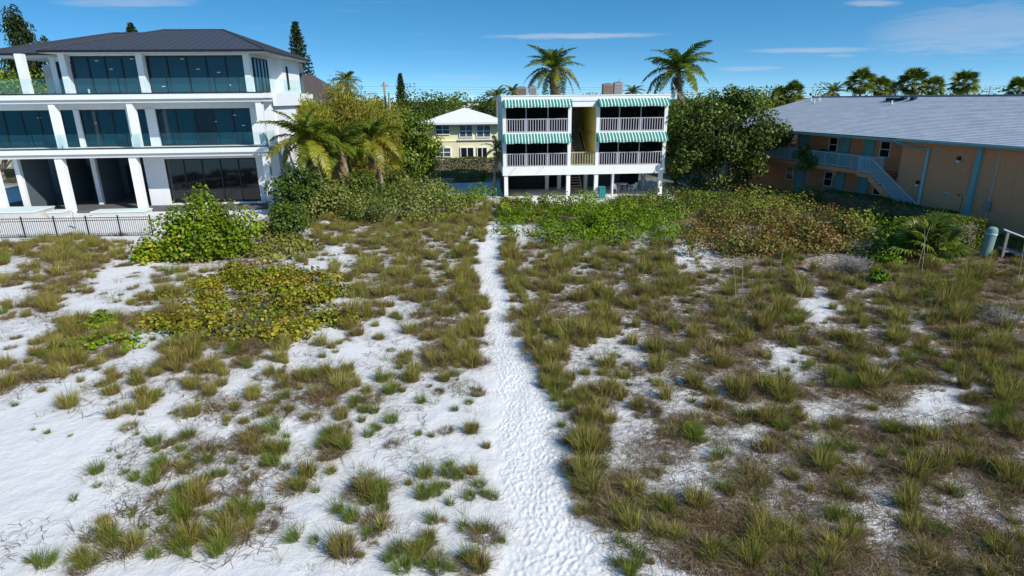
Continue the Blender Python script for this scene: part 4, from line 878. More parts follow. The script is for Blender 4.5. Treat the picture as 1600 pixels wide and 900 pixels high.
def grass():
    rg = np.random.default_rng(21); T = []      # x, y, scale, kind
    for r_, row in enumerate(VEG):
        for c_, ch in enumerate(row):
            d = DENS[ch]
            if d == 0: continue
            x0, y0 = c_*50, 340+r_*40
            q = [G(x0, y0+40), G(x0+50, y0+40), G(x0+50, y0), G(x0, y0)]; area = 0.5*abs((q[2][0]-q[0][0])*(q[3][1]-q[1][1])-(q[3][0]-q[1][0])*(q[2][1]-q[0][1]))
            near = np.clip((40-q[0][1])/16, 0.8, 1.0)
            n = rg.poisson(area*d*near*1.1*(1.0 if ch == ',' else float(np.interp(q[0][1], [9, 12, 16, 22], [2.3, 1.7, 1.05, 1.0]))))
            for _ in range(n):
                u, v = rg.random(), rg.random(); p = (np.array(q[0])*(1-u)+np.array(q[1])*u)*(1-v)+(np.array(q[3])*(1-u)+np.array(q[2])*u)*v
                if c_ == 0: p[0] -= rg.random()*0.0
                w = rg.random()
                if ch in 'gG': k = 'green' if w < 0.74 else ('olive' if w < 0.85 else 'straw'); s = rg.uniform(0.4, 0.95)
                elif ch == 's': k = 'straw'; s = rg.uniform(0.5, 0.9)
                elif ch == ',': k = 'green' if w < 0.35 else ('olive' if w < 0.55 else 'straw'); s = rg.uniform(0.3, 0.65)
                elif ch in 'oO': k = 'olive' if w < 0.50 else ('green' if w < 0.62 else 'straw'); s = rg.uniform(0.34, 0.8)*(1.0 if ch == 'O' else 0.85); k = 'straw' if (c_ > 18 and rg.random() < 0.3) else k
                else: k = 'straw' if w < 0.48 else ('olive' if w < 0.76 else 'green'); s = rg.uniform(0.35, 0.9)
                if rg.random() < (0.55 if ch in ',g' else 0.3 if ch == 'G' else 0.18): k = 'wisp'; s = rg.uniform(0.5, 1.2)
                if p[1] < 13 and ch in 'oOdD' and k == 'olive' and rg.random() < 0.5: k = 'green'
                T.append((p[0], p[1], s*(0.85 if p[1] < 12 else 1.0), k))
                if k == 'olive' and rg.random() < 0.5: T.append((p[0]-rg.uniform(0, 0.25), p[1]+rg.normal()*0.15, s*rg.uniform(0.7, 1.0), 'straw'))
    for _ in range(150):
        T.append((rg.uniform(-4.5, 2.5), rg.uniform(37.2, 46.5), rg.uniform(0.6, 1.2), rg.choice(['olive', 'straw', 'olive', 'green'])))
    for _ in range(420):
        y = rg.uniform(10, 37.5); l, r_ = path_edges(np.array([y])); off = rg.uniform(0.0, 0.55)+0.12; sd = rg.random() < 0.6
        if not sd and (y < 13.5 or 14.5 < y < 16.5): continue
        T.append((r_[0]+off if sd else l[0]-off, y, rg.uniform(0.35, 0.8), rg.choice(['olive', 'olive', 'green', 'straw'])))
    # beyond the frame at both sides, the dune simply goes on
    for _ in range(700):
        sgn = rg.choice([-1, 1]); y = rg.uniform(8, 34); xe = y*0.93+2; x = sgn*rg.uniform(xe, xe+7); T.append((x, y, rg.uniform(0.5, 1.1), rg.choice(['olive', 'straw', 'green'])))
    # single tufts picked out of the photograph (pixel of the foot, width in pixels, kind)
    hand = [(747,612,46,'green'),(660,630,30,'green'),(735,668,20,'green'),(745,668,18,'green'),(655,680,18,'green'),(675,683,20,'green'),(703,728,16,'green'),(712,642,26,'green'),(760,700,20,'olive'),(590,672,46,'green'),(575,682,36,'green'),
            (540,700,44,'green'),(520,690,34,'green'),(410,730,52,'green'),(440,705,40,'green'),(385,735,30,'olive'),(78,685,14,'green'),(55,680,18,'green'),(172,712,22,'green'),(188,722,20,'green'),(215,745,22,'green'),(240,758,30,'green'),
            (285,735,40,'olive'),(300,730,36,'green'),(280,800,50,'green'),(292,815,40,'green'),(310,790,42,'olive'),(395,815,40,'green'),(405,800,36,'green'),(300,850,26,'green'),(55,885,34,'green'),(25,640,24,'green'),(112,690,14,'green'),
            (470,765,28,'green'),(545,850,34,'green'),(600,800,56,'green'),(575,790,40,'green'),(660,765,24,'green'),(672,770,18,'green'),(735,780,40,'green'),(757,775,30,'green'),(770,780,26,'green'),(785,850,28,'green'),(725,830,24,'green'),
            (900,760,38,'green'),(893,745,34,'green'),(885,690,34,'olive'),(878,665,34,'green'),(905,700,38,'olive'),(930,770,40,'olive'),(975,830,26,'green'),(1000,870,34,'green'),(985,885,30,'green'),(1018,880,26,'olive'),
            (705,540,50,'olive'),(720,565,50,'olive'),(740,545,44,'olive'),(562,525,34,'olive'),(640,520,44,'olive'),(632,560,36,'olive'),(545,580,30,'olive'),(755,470,40,'olive'),(850,520,40,'olive'),(836,545,40,'olive'),(950,500,46,'olive'),
            (1030,600,40,'olive'),(1040,620,36,'olive'),(1125,570,44,'olive'),(1160,650,32,'olive'),(1125,660,40,'olive'),(1230,620,40,'olive'),(1245,640,44,'olive'),(1310,660,34,'olive'),(1435,690,50,'olive'),(1460,680,46,'olive'),(1510,720,46,'olive'),
            (1405,500,60,'olive'),(1400,530,56,'olive'),(1255,450,50,'olive'),(1500,560,50,'olive'),(1570,640,60,'green'),(1590,670,60,'green'),(1120,860,44,'green'),(1090,790,46,'olive'),(1310,800,44,'green'),(1180,840,50,'olive')]
    for (x, y, w, k) in hand:
        p = G(x, y); zc = float((p-np.array([0,0,CAM_H]))@CW); m_ = w*zc/F_PX; T.append((p[0], p[1], m_/(0.80 if k == 'green' else 1.05), k))
    X = np.array([t[0] for t in T]); Y = np.array([t[1] for t in T])
    fld = np.sin(X*1.9+1.3*np.sin(Y*0.9))*np.sin(Y*1.3+1.7*np.sin(X*0.8+2)) + 0.5*np.sin(X*4.1+Y*2.3)*np.sin(Y*3.7-X*1.1)
    keep = (in_path(X, Y, 0.12) < 0.35) & ((fld > -0.28) | (rg.random(len(X)) < 0.30)) & (Y < 46) & ~((Y > 35.2) & (X < -15.5))
    px, py = to_px(X, Y)
    for (a, b, c, d) in SHRUB_ZONES: keep &= ~((px > a) & (px < b) & (py > c) & (py < d) & (rg.random(len(X)) < 0.85))
    hx = np.array([G(q[0], q[1])[:2] for q in hand]); keep[-len(hand):] = True
    T = [t for t, k in zip(T, keep) if k]; X = X[keep]; Y = Y[keep]; px = px[keep]; py = py[keep]
    S = np.array([min(t[2], 0.62+max(t[1]-9, 0)*0.042) for t in T]); K = [t[3] for t in T]; Z = hz(X, Y)-0.02
    vis = (px > 0) & (px < 1600) & (py > 0) & (py < 905)
    app = np.where(vis, S*{'x': 1}.get('x')*np.array([{'green': 0.55, 'olive': 0.8, 'straw': 0.6, 'wisp': 0.3}[k] for k in K])/np.sqrt(X**2+Y**2+CAM_H**2), -1)
    order = np.argsort(-app); single = order[:285]; rest = order[285:]
    me_i = rg.integers(0, 5, len(T)); rz = rg.random(len(T))*6.283; hs = rg.uniform(0.75, 1.35, len(T)); tl = rg.normal(size=(len(T), 2))*0.13; S = np.minimum(S*np.exp(rg.normal(size=len(T))*0.22), 0.62+np.maximum(Y-9, 0)*0.04); S = S*np.where(Y > 12, 0.86, 0.95); hs = np.where(Y < 14, np.minimum(hs, 1.1), hs)
    kinds = {'green': 'green', 'olive': 'olive', 'straw': 'dry straw-brown', 'wisp': 'thin wispy'}
    sets = {}
    for i in single:
        x, y = X[i], Y[i]; l, r_ = path_edges(np.array([y])); side = 'left' if x < l[0] else 'right'; dx = (l[0]-x) if side == 'left' else (x-r_[0])
        sz = 'small' if app[i] < 0.030 else ('medium' if app[i] < 0.042 else 'large')
        v = py[i]; band = 'along the frame bottom' if v > 850 else 'just above the frame bottom' if v > 800 else 'in the near foreground' if v > 745 else 'in the foreground' if v > 690 else 'in the lower middle' if v > 630 else 'in the middle' if v > 560 else 'on the upper dune'
        sets.setdefault((sz, kinds[K[i]], side, band), []).append((dx, i))
    for (sz, tone, side, band), lst in sets.items():
        for n_, (dx, i) in enumerate(sorted(lst)):
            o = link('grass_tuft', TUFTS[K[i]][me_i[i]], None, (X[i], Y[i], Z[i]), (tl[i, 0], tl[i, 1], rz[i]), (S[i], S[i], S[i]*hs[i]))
            tag(o, '%s %s %s grass tuft %s of the path, %s' % (ORD[min(n_, 59)], sz, tone, side, band), 'grass tuft', 'single grass tufts on the dune')
    names = ['green', 'olive', 'straw', 'wisp']; idx = np.array([names.index(K[i])*5+me_i[i] for i in rest]); P = np.stack([X[rest], Y[rest], Z[rest]], 1)
    sc = np.stack([S[rest], S[rest], S[rest]*hs[rest]], 1); ro = np.zeros((len(rest), 3)); ro[:, 2] = rz[rest]; ro[:, :2] = tl[rest]
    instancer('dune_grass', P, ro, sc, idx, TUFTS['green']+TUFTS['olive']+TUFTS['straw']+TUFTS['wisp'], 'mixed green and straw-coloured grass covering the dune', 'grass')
    # litter under and between the grass
    n = 5200; px = rg.uniform(-40, 1640, n); py = 340+560*rg.random(n)**0.9; d = np.array([ray(a, b) for a, b in zip(px, py)]); t = -CAM_H/d[:, 2]; LX = d[:, 0]*t; LY = d[:, 1]*t
    lit = litter_at(LX, LY); k = (rg.random(n) < lit*1.3-0.07) & (in_path(LX, LY, 0.3) < 0.2) & (LY < 40) & ~((LY > 33.5) & (LX < -15))
    LX = LX[k]; LY = LY[k]; ro = np.zeros((len(LX), 3)); ro[:, 2] = rg.random(len(LX))*6.283; s = rg.uniform(0.6, 1.4, len(LX))
    instancer('plant_litter', np.stack([LX, LY, hz(LX, LY)], 1), ro, np.stack([s, s, s], 1), rg.integers(0, 4, len(LX)), LITTER, 'brown dead stems and runners strewn over the white sand', 'litter')

# ------------------------------------------------------------------ shrubs
SG_GREEN = [(0.15,0.27,0.025),(0.23,0.34,0.04),(0.065,0.14,0.02),(0.37,0.39,0.06)]
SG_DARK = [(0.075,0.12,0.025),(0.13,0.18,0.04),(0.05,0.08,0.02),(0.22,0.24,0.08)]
SG_YELLOW = [(0.50,0.42,0.075),(0.36,0.35,0.07),(0.14,0.17,0.03),(0.34,0.20,0.05)]
SG_OLIVE = [(0.28,0.30,0.075),(0.19,0.23,0.05),(0.37,0.36,0.13),(0.10,0.13,0.03)]
SG_BRIGHT = [(0.21,0.31,0.03),(0.15,0.25,0.025),(0.31,0.37,0.06),(0.09,0.15,0.02)]
SG_RED = [(0.36,0.19,0.09),(0.24,0.105,0.055),(0.22,0.25,0.05),(0.38,0.28,0.13),(0.10,0.13,0.025)]
def limbs(base, targets, r0, rng, kink=0.15):
    mb = MB()
    for t in targets:
        b = np.array(base, float); t = np.array(t, float); L = np.linalg.norm(t-b); pts = [b]
        for u in (0.35, 0.7): pts.append(b+(t-b)*u+rng.normal(size=3)*kink*L*0.3)
        pts.append(t); mb.tube(pts, [r0, r0*0.7, r0*0.45, r0*0.15], 5)
    return mb
def shrub(name, label, cat, loc, clumps, n, leaf, cols, wts, ratio=0.95, seed=0, group=None, stem_mat='bark', stems=8, inner=0.5, jit=0.2, flat=0.1, r0=0.035):
    """clumps in local coordinates about loc"""
    rg = np.random.default_rng(seed); r = empty(name, loc, 0, label, cat, group)
    P, N, i = clump_points(clumps, n, inner, rg, flat); k = P[:, 2] > 0.02; P = P[k]; N = N[k]; n = len(P)
    r2 = np.random.default_rng(seed+1); tone = np.exp(r2.normal(size=(len(clumps), 1))*0.2)[i[k]]; dom = np.array(cols)[r2.choice(len(cols), len(clumps), p=np.array(wts)/sum(wts))][i[k]]
    cc = palette(n, cols, wts, jit, rg); f = (rg.random((n, 1)) < 0.45)*0.75; cc = cc*(1-f)+dom*f
    link('foliage', leaf_mesh('foliage', P, N, leaf*rg.uniform(0.45, 1.3, n), cc*tone, ratio, rng=rg), r)
    C = np.array(clumps); pick = rg.choice(len(C), min(stems, len(C)), replace=False)
    base = C[pick[0], :2]*0.3 if len(C) else (0, 0)
    obj('stem', limbs((base[0], base[1], -0.05), C[pick, :3], r0, rg), stem_mat, r)
    return r
def patch_clumps(pxpoly, h, n, seed, r=(0.5, 0.95)):
    """clumps filling a ground polygon given by its corners in the picture"""
    rg = np.random.default_rng(seed); W = np.array([G(*q)[:2] for q in pxpoly]); lo = W.min(0); hi = W.max(0); out = []
    def inside(p):
        c = False
        for (x0, y0), (x1, y1) in zip(W, np.roll(W, -1, 0)):
            if (y0 > p[1]) != (y1 > p[1]) and p[0] < (x1-x0)*(p[1]-y0)/(y1-y0+1e-12)+x0: c = not c
        return c
    ctr = W.mean(0); tries = 0
    while len(out) < n and tries < 20000:
        tries += 1; p = lo+(hi-lo)*rg.random(2)
        if not inside(p): continue
        R = rg.uniform(*r); z = h*(0.22+0.9*rg.random()**1.7); out.append((p[0]-ctr[0], p[1]-ctr[1], z*0.75, R, R, max(0.16, z*0.6)))
    return (ctr[0], ctr[1], float(hz(ctr[0], ctr[1]))-0.02), out
def area_shrub(name, label, pxpoly, h, nc, n, leaf, cols, wts, seed, r=(0.5, 0.95), **kw):
    loc, cl = patch_clumps(pxpoly, h, nc, seed, r); return shrub(name, label, 'shrub', loc, cl, n, leaf, cols, wts, seed=seed, **kw)
def dome(w, d, h, nc, seed, lo=0.18, rr=(0.16, 0.28), top=1.0):
    """clumps over a mound of width w, depth d, height h"""
    rg = np.random.default_rng(seed); out = []
    for _ in range(nc):
        v = unit(rg.normal(size=3)); v[2] = abs(v[2]); k = rg.uniform(0.35, 0.86); R = rg.uniform(*rr)*min(w, d, h*1.3)
        out.append((v[0]*w/2*k, v[1]*d/2*k, max(lo*h, v[2]*h*k*top), R*1.1, R*1.1, R*0.9))
    return out
def shrubs():
    # big sea-grape bush before the white house
    p = G(300, 408); cl = dome(6.2, 3.8, 2.7, 54, 1, rr=(0.2, 0.32)) + [(0.1,0.2,2.75,0.7,0.6,0.62),(0.0,0.2,3.25,0.42,0.4,0.42),(-0.4,0.3,2.9,0.5,0.45,0.4),(1.5,0.2,2.3,0.6,0.6,0.5),(-1.5,0.1,1.9,0.7,0.6,0.6),(2.2,0.1,1.9,0.6,0.6,0.6)]
    shrub('sea_grape_bush', 'tall bright green sea grape bush in front of the white house', 'shrub', (p[0], p[1]+1.7, 0), cl, 14500, 0.15, SG_GREEN, [4,4,2,2.2], seed=2, stems=14, r0=0.05)
    p = G(228, 412); shrub('sea_grape_bush', 'low yellow-green sea grape spreading from the tall bush towards the fence', 'shrub', (p[0], p[1]+0.8, 0), dome(2.9, 2.0, 0.95, 16, 4, rr=(0.3, 0.5)), 1300, 0.16, SG_GREEN+SG_YELLOW[:1], [3,3,1,3,3], seed=5)
    p = G(436, 372); shrub('sea_grape_bush', 'dark green bush between the tall sea grape and the palms', 'shrub', (p[0], p[1]+1.2, 0), dome(3.4, 2.6, 2.0, 24, 6), 3600, 0.14, SG_DARK+SG_GREEN[:1], [3,3,2,1,2], seed=7)
    area_shrub('sea_grape_patch', 'low olive sea grape patch below the dark green bush', [(395,366),(480,372),(488,402),(420,412),(385,400)], 0.75, 22, 2600, 0.15, SG_OLIVE+SG_YELLOW[:2], [3,2,2,1,1.2,1], 8)
    area_shrub('sea_grape_patch', 'broad yellow sea grape patch on the sand left of the path', [(380,424),(520,428),(555,470),(535,525),(430,545),(290,542),(215,522),(255,470),(320,436)], 0.52, 115, 18500, 0.115, SG_YELLOW+SG_GREEN[:1], [2.6,3,3.4,1.0,1.5], 9, r=(0.4, 0.75), stems=20)
    area_shrub('sea_grape_patch', 'small yellow-green sea grape patch at the left sand edge', [(120,520),(190,505),(215,545),(160,560),(90,560)], 0.4, 12, 900, 0.13, SG_YELLOW+SG_GREEN, [1,1,2,1,2,2,1,1], 10, r=(0.3, 0.5))
    area_shrub('sea_grape_patch', 'pale olive sea grape thicket on the dune crest left of the path', [(505,338),(560,350),(650,352),(720,340),(745,318),(700,312),(600,306),(540,308),(500,318)], 1.75, 95, 15500, 0.14, SG_OLIVE+SG_DARK[:1], [3,3,3,2,1], 11, r=(0.7, 1.1), stems=18)
    area_shrub('green_thicket', 'fresh green shrubs behind the olive thicket near the paved yard', [(540,312),(620,302),(720,306),(770,312),(730,322),(600,316)], 1.25, 34, 5200, 0.14, SG_BRIGHT+SG_OLIVE[:2], [3,3,2,1,2,1], 12, r=(0.8, 1.2))
    area_shrub('beach_vine_patch', 'bright green leafy vine patch just right of the path top', [(788,384),(786,345),(800,326),(850,320),(960,320),(1050,340),(1060,380),(960,388),(870,384)], 1.0, 115, 20000, 0.115, SG_BRIGHT, [4,3,2,2], 13, r=(0.55, 0.9), stems=14)
    area_shrub('beach_vine_patch', 'olive-green ground cover between the apartments and the reddish shrubs', [(930,330),(1000,312),(1150,308),(1250,312),(1300,326),(1180,340),(1060,345)], 1.0, 85, 13500, 0.14, SG_OLIVE+SG_BRIGHT[:2]+SG_RED[:1], [3,3,1.5,2,2.5,2,1], 14, r=(0.8, 1.4), stems=14)
    area_shrub('reddish_shrub_patch', 'rust-red leaved shrub patch right of the green vine', [(1065,398),(1070,360),(1130,342),(1250,340),(1330,352),(1380,385),(1330,402),(1200,406)], 1.25, 120, 22000, 0.12, SG_RED+SG_OLIVE[:2], [2.6,2.2,3.2,0.9,2.4,1.5,2.2], 15, r=(0.55, 0.95), stems=16)
    area_shrub('green_shrub_patch', 'green leafy shrubs between the reddish patch and the palmetto', [(1310,348),(1400,352),(1440,385),(1400,412),(1330,400)], 0.95, 34, 4600, 0.14, SG_BRIGHT+SG_DARK, [2,2,2,1,2,2,1,1], 16)
    area_shrub('tangled_shrub_patch', 'brownish tangled shrubs at the foot of the big leafy tree', [(1120,312),(1180,300),(1290,305),(1320,325),(1220,330)], 1.1, 34, 4200, 0.14, SG_RED+SG_OLIVE, [2,1,2,3,1,2,2,2,1], 17, r=(0.7, 1.2))
    area_shrub('creeper_patch', 'small bright lime creeper patch below the palmetto', [(1428,438),(1452,434),(1482,446),(1478,453),(1440,447)], 0.22, 9, 700, 0.09, [(0.26,0.40,0.04),(0.18,0.30,0.03)], [1,1], 18, r=(0.25, 0.4), stems=3, r0=0.012)
    p = G(1385, 415); shrub('green_sapling', 'small fresh green shrub in front of the grey dead bush', 'shrub', (p[0], p[1], 0), dome(1.3, 1.0, 0.8, 9, 19, rr=(0.25, 0.4)), 600, 0.13, SG_BRIGHT, [3,3,1,1], seed=20)
    p = G(1372, 440); shrub('green_sapling', 'tiny green shrub just right of the grey dead bush', 'shrub', (p[0], p[1], 0), dome(0.9, 0.8, 0.6, 7, 21, rr=(0.3, 0.4)), 420, 0.12, SG_BRIGHT, [3,3,1,1], seed=22)
    # clipped hedge with flat top and face at the motel
    def hedge(label, cx, cy, w, d, h, rz, n, cols, wts, seed, leaf=0.085):
        rg = np.random.default_rng(seed); r = empty('clipped_hedge', (cx, cy, 0), rz, label, 'hedge')
        f = rg.integers(0, 5, n); u = rg.random((n, 3)); P = np.stack([(u[:,0]-0.5)*w, (u[:,1]-0.5)*d, u[:,2]*h], 1); Nn = rg.normal(size=(n,3))*0.5
        dp = np.abs(rg.normal(size=n))*0.07
        P[f<=1,2] = h-dp[f<=1]; Nn[f<=1,2] += 1; P[f==2,1] = -d/2+dp[f==2]; Nn[f==2,1] -= 1; P[f==3,0] = w/2-dp[f==3]; Nn[f==3,0] += 1; P[f==4,0] = -w/2+dp[f==4]; Nn[f==4,0] -= 1
        q = P[:, :2]*1.5; P += Nn*0.04 + np.stack([np.sin(P[:,1]*3)*0.06, np.sin(P[:,0]*2.3)*0.06, np.sin(P[:,0]*1.7+P[:,1])*0.07], 1)
        link('foliage', leaf_mesh('foliage', P, Nn, leaf*rg.uniform(0.7, 1.3, n), palette(n, cols, wts, 0.2, rg), 0.7, rng=rg), r)
        core = MB().box(-w/2+0.22, w/2-0.22, -d/2+0.22, d/2-0.22, 0.0, h-0.22); obj('stem', core, 'bark', r)
    p = G(1492, 402); hedge('clipped green hedge block between palmetto and teal cylinder', p[0], p[1]+1.3, 3.0, 2.0, 1.65, R_(10), 5200, SG_BRIGHT+SG_OLIVE, [2,3,1,2,2,2,1,1], 23)
    a = MOT.w(12.5, 2.2, 0); b = MOT.w(2.6, 2.4, 0); c = (a+b)/2
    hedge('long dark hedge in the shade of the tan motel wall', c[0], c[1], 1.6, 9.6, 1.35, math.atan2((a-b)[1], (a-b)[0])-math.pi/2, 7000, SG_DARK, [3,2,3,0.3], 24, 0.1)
    p = G(1330, 336); shrub('round_shrub', 'small rounded dark shrub at the left end of the shaded hedge', 'shrub', (p[0], p[1], 0), dome(2.0, 1.6, 1.1, 14, 25, rr=(0.25, 0.4)), 1500, 0.11, SG_DARK+SG_OLIVE[:1], [3,3,1,1,2], seed=26)
    # hedges at the yellow house
    hedge('long clipped hedge along the front of the yellow house', -4.9, 63.6, 10.6, 1.6, 1.75, R_(2), 5200, SG_OLIVE+SG_DARK, [2,3,1,2,2,2,1,1], 27, 0.15)
    hedge('lower green hedge at the far edge of the paved yard', -5.6, 60.0, 6.0, 1.5, 0.85, R_(2), 2600, SG_BRIGHT+SG_OLIVE, [2,2,1,1,2,2,1,1], 28, 0.14)
    p = G(622, 283); shrub('yellow_croton', 'rounded yellow-green shrub beside the paved yard', 'shrub', (p[0], 54.5, -0.2), dome(2.4, 2.0, 1.8, 14, 29, rr=(0.25, 0.4)), 1500, 0.16, [(0.34,0.38,0.04),(0.22,0.28,0.03),(0.12,0.17,0.02)], [3,3,1], seed=30)
    # leggy plants in front of the apartments
    for k, (x, y, lb) in enumerate(((793,318,'leafy plant at the left stilt of the apartments'), (806,316,'leafy plant second from the left stilt of the apartments'), (826,318,'leafy plant in the middle of the apartments\' left opening'), (845,317,'leafy plant nearest the dune grass at the apartments'), (782,330,'yellowish leafy plant where the path meets the apartments'))):
        p = G(x, y, 0.2); shrub('leafy_plant', lb, 'plant', (p[0], p[1], float(hz(p[0], p[1]))-0.02), dome(1.0, 0.9, 1.25, 8, 40+k, rr=(0.25, 0.4)), 420, 0.13, SG_GREEN+SG_OLIVE[:1], [3,3,2,2,2], seed=41+k, group='leafy plants in front of the apartments')
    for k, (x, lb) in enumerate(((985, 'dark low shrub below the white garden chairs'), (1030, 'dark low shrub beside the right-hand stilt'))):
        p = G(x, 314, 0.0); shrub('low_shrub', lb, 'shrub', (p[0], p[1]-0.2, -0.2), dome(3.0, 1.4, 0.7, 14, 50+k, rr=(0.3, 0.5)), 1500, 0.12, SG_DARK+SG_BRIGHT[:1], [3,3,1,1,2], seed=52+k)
    # dark understorey under the left palms
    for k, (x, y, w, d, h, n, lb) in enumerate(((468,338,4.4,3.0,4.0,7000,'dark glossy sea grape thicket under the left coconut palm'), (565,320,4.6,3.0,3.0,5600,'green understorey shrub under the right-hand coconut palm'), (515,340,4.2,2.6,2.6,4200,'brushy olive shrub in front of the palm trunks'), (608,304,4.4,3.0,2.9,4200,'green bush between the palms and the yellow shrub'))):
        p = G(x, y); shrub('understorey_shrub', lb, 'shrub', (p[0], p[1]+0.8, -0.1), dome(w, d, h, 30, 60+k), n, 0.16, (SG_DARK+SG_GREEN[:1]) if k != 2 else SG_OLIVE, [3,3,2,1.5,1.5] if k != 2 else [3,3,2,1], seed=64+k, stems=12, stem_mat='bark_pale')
    # grey leafless bushes
    def twigs(label, px_, py_, w, h, n, seed, cat='dead bush'):
        rg = np.random.default_rng(seed); p = G(px_, py_); mb = MB()
        for _ in range(n):
            a = rg.random()*6.283; rr = w/2*rg.random()**0.5; t = np.array([rr*math.cos(a), rr*math.sin(a), h*rg.uniform(0.4, 1.0)*(1-0.4*rr/(w/2))]); b = np.array([t[0]*0.15, t[1]*0.15, -0.03]); m_ = (b+t)/2+rg.normal(size=3)*0.08*h
            mb.tube([b, m_, t], [0.009, 0.006, 0.003], 3, cap=False)
            for _k in range(3):
                q = m_+(t-m_)*rg.random(); mb.tube([q, q+rg.normal(size=3)*0.14*h+np.array([0,0,0.08*h])], [0.005, 0.002], 3, cap=False)
        r = empty('dead_bush', (p[0], p[1], float(hz(p[0], p[1]))), 0, label, cat); obj('branches', mb, 'bark_pale', r)['kind'] = 'stuff'
    twigs('grey leafless twiggy bush left of the small green shrub', 1330, 425, 1.9, 1.0, 170, 70); twigs('greyish twiggy bush behind the grey leafless one', 1345, 398, 1.6, 0.9, 110, 71); twigs('thin grey dry bush by the right frame edge', 1560, 505, 1.6, 0.8, 90, 72)
    # drift sticks
    for k, (x0, y0, x1, y1, rr, lb) in enumerate(((1530,438,1595,418,0.028,'long pale stick lying near the beach steps'),(1345,455,1378,454,0.025,'short white stick lying by the burnt sand hollow'),(1480,480,1490,500,0.022,'pale crossed stick on the right-hand litter'),(180,522,222,495,0.02,'thin pale stick lying on sand by the yellow patch'),(92,574,110,565,0.02,'short pale stick on the left-hand sand'))):
        a, b = G(x0, y0), G(x1, y1); a[2] = float(hz(a[0], a[1]))+0.04; b[2] = float(hz(b[0], b[1]))+0.08; m_ = (a+b)/2+np.array([0.05,0.04,0.03]); tag(obj('stick', MB().tube([a, m_, b], [rr, rr*0.9, rr*0.5], 6), 'bark_pale'), lb, 'stick', 'sticks lying on the dune')
    # tall dead flower stalks
    rg = np.random.default_rng(77)
    for k, (x, y, h, lb) in enumerate(((1218,420,1.5,'dead stalk left of the clump before the reddish shrubs'),(1243,478,1.5,'upright dead stalk at the dark grass clump'),(1432,425,2.2,'tall dead stalk leaning against the palmetto'),(1440,430,2.0,'second dead stalk leaning against the palmetto'),(1150,460,1.3,'thin dead stalk in the grass right of the path'),(1160,455,1.2,'thin bent stalk beside the thin dead stalk'),(1590,440,1.6,'leaning dead stalk at the right frame edge'))):
        p = G(x, y); z = float(hz(p[0], p[1])); lean = rg.normal(size=2)*0.12*h
        tag(obj('dead_stalk', MB().tube([(0,0,-0.05),(lean[0]*0.4,lean[1]*0.4,h*0.55),(lean[0],lean[1],h)], [0.014,0.011,0.006], 5), 'bark_pale', loc=(p[0], p[1], z)), lb, 'stalk', 'dead stalks standing on the dune')
    # wooden post before the big bush
    p = G(311, 407); r = empty('wooden_post', (p[0], p[1]-0.1, -0.1), 0, 'weathered brown wooden post in front of the tall sea grape bush', 'post')
    obj('post', MB().prism([(-0.07,-0.07,0),(0.07,-0.07,0),(0.07,0.07,0),(-0.07,0.07,0)], (-0.06,0,1.35)), 'wood_post', r); bx('cap', 'wood_post', r, -0.14, 0.03, -0.08, 0.08, 1.35, 1.37)
    p = G(858, 323); r = empty('marker_stake', (p[0], p[1], 0), 0.1, 'short white marker stake in the grass before the apartments', 'stake'); obj('stake', MB().prism([(-0.05,-0.02,-0.05),(0.05,-0.02,-0.05),(0.05,0.02,-0.05),(-0.05,0.02,-0.05)], (-0.05,0,0.85)), 'white_paint', r); bx('tip', 'white_paint', r, -0.08, -0.02, -0.015, 0.015, 0.8, 0.86)
    # pale lumps of rubble
    for k, (x, y, s_, lb) in enumerate(((481,366,0.55,'pale rock at the foot of the brush left of the path'), (508,352,0.35,'smaller pale rock up the slope from the larger one'))):
        p = G(x, y); rg2 = np.random.default_rng(80+k); mb = MB(); n, m_ = 10, 6; V = []
        for i in range(m_+1):
            for j in range(n):
                t = math.pi*i/m_; f = 2*math.pi*j/n; q = s_*rg2.uniform(0.8, 1.1); V.append((q*math.sin(t)*math.cos(f), q*0.7*math.sin(t)*math.sin(f), q*0.5*math.cos(t)+0.12))
        mb.add(V, [(i*n+j, (i+1)*n+j, (i+1)*n+(j+1) % n, i*n+(j+1) % n) for i in range(m_) for j in range(n)])
        tag(obj('rock', mb, 'rock', loc=(p[0], p[1], 0)), lb, 'rock')
SHRUB_ZONES += [(290,535,432,530),(240,395,330,402),(795,1050,335,378),(1075,1370,345,398),(400,475,370,402)]

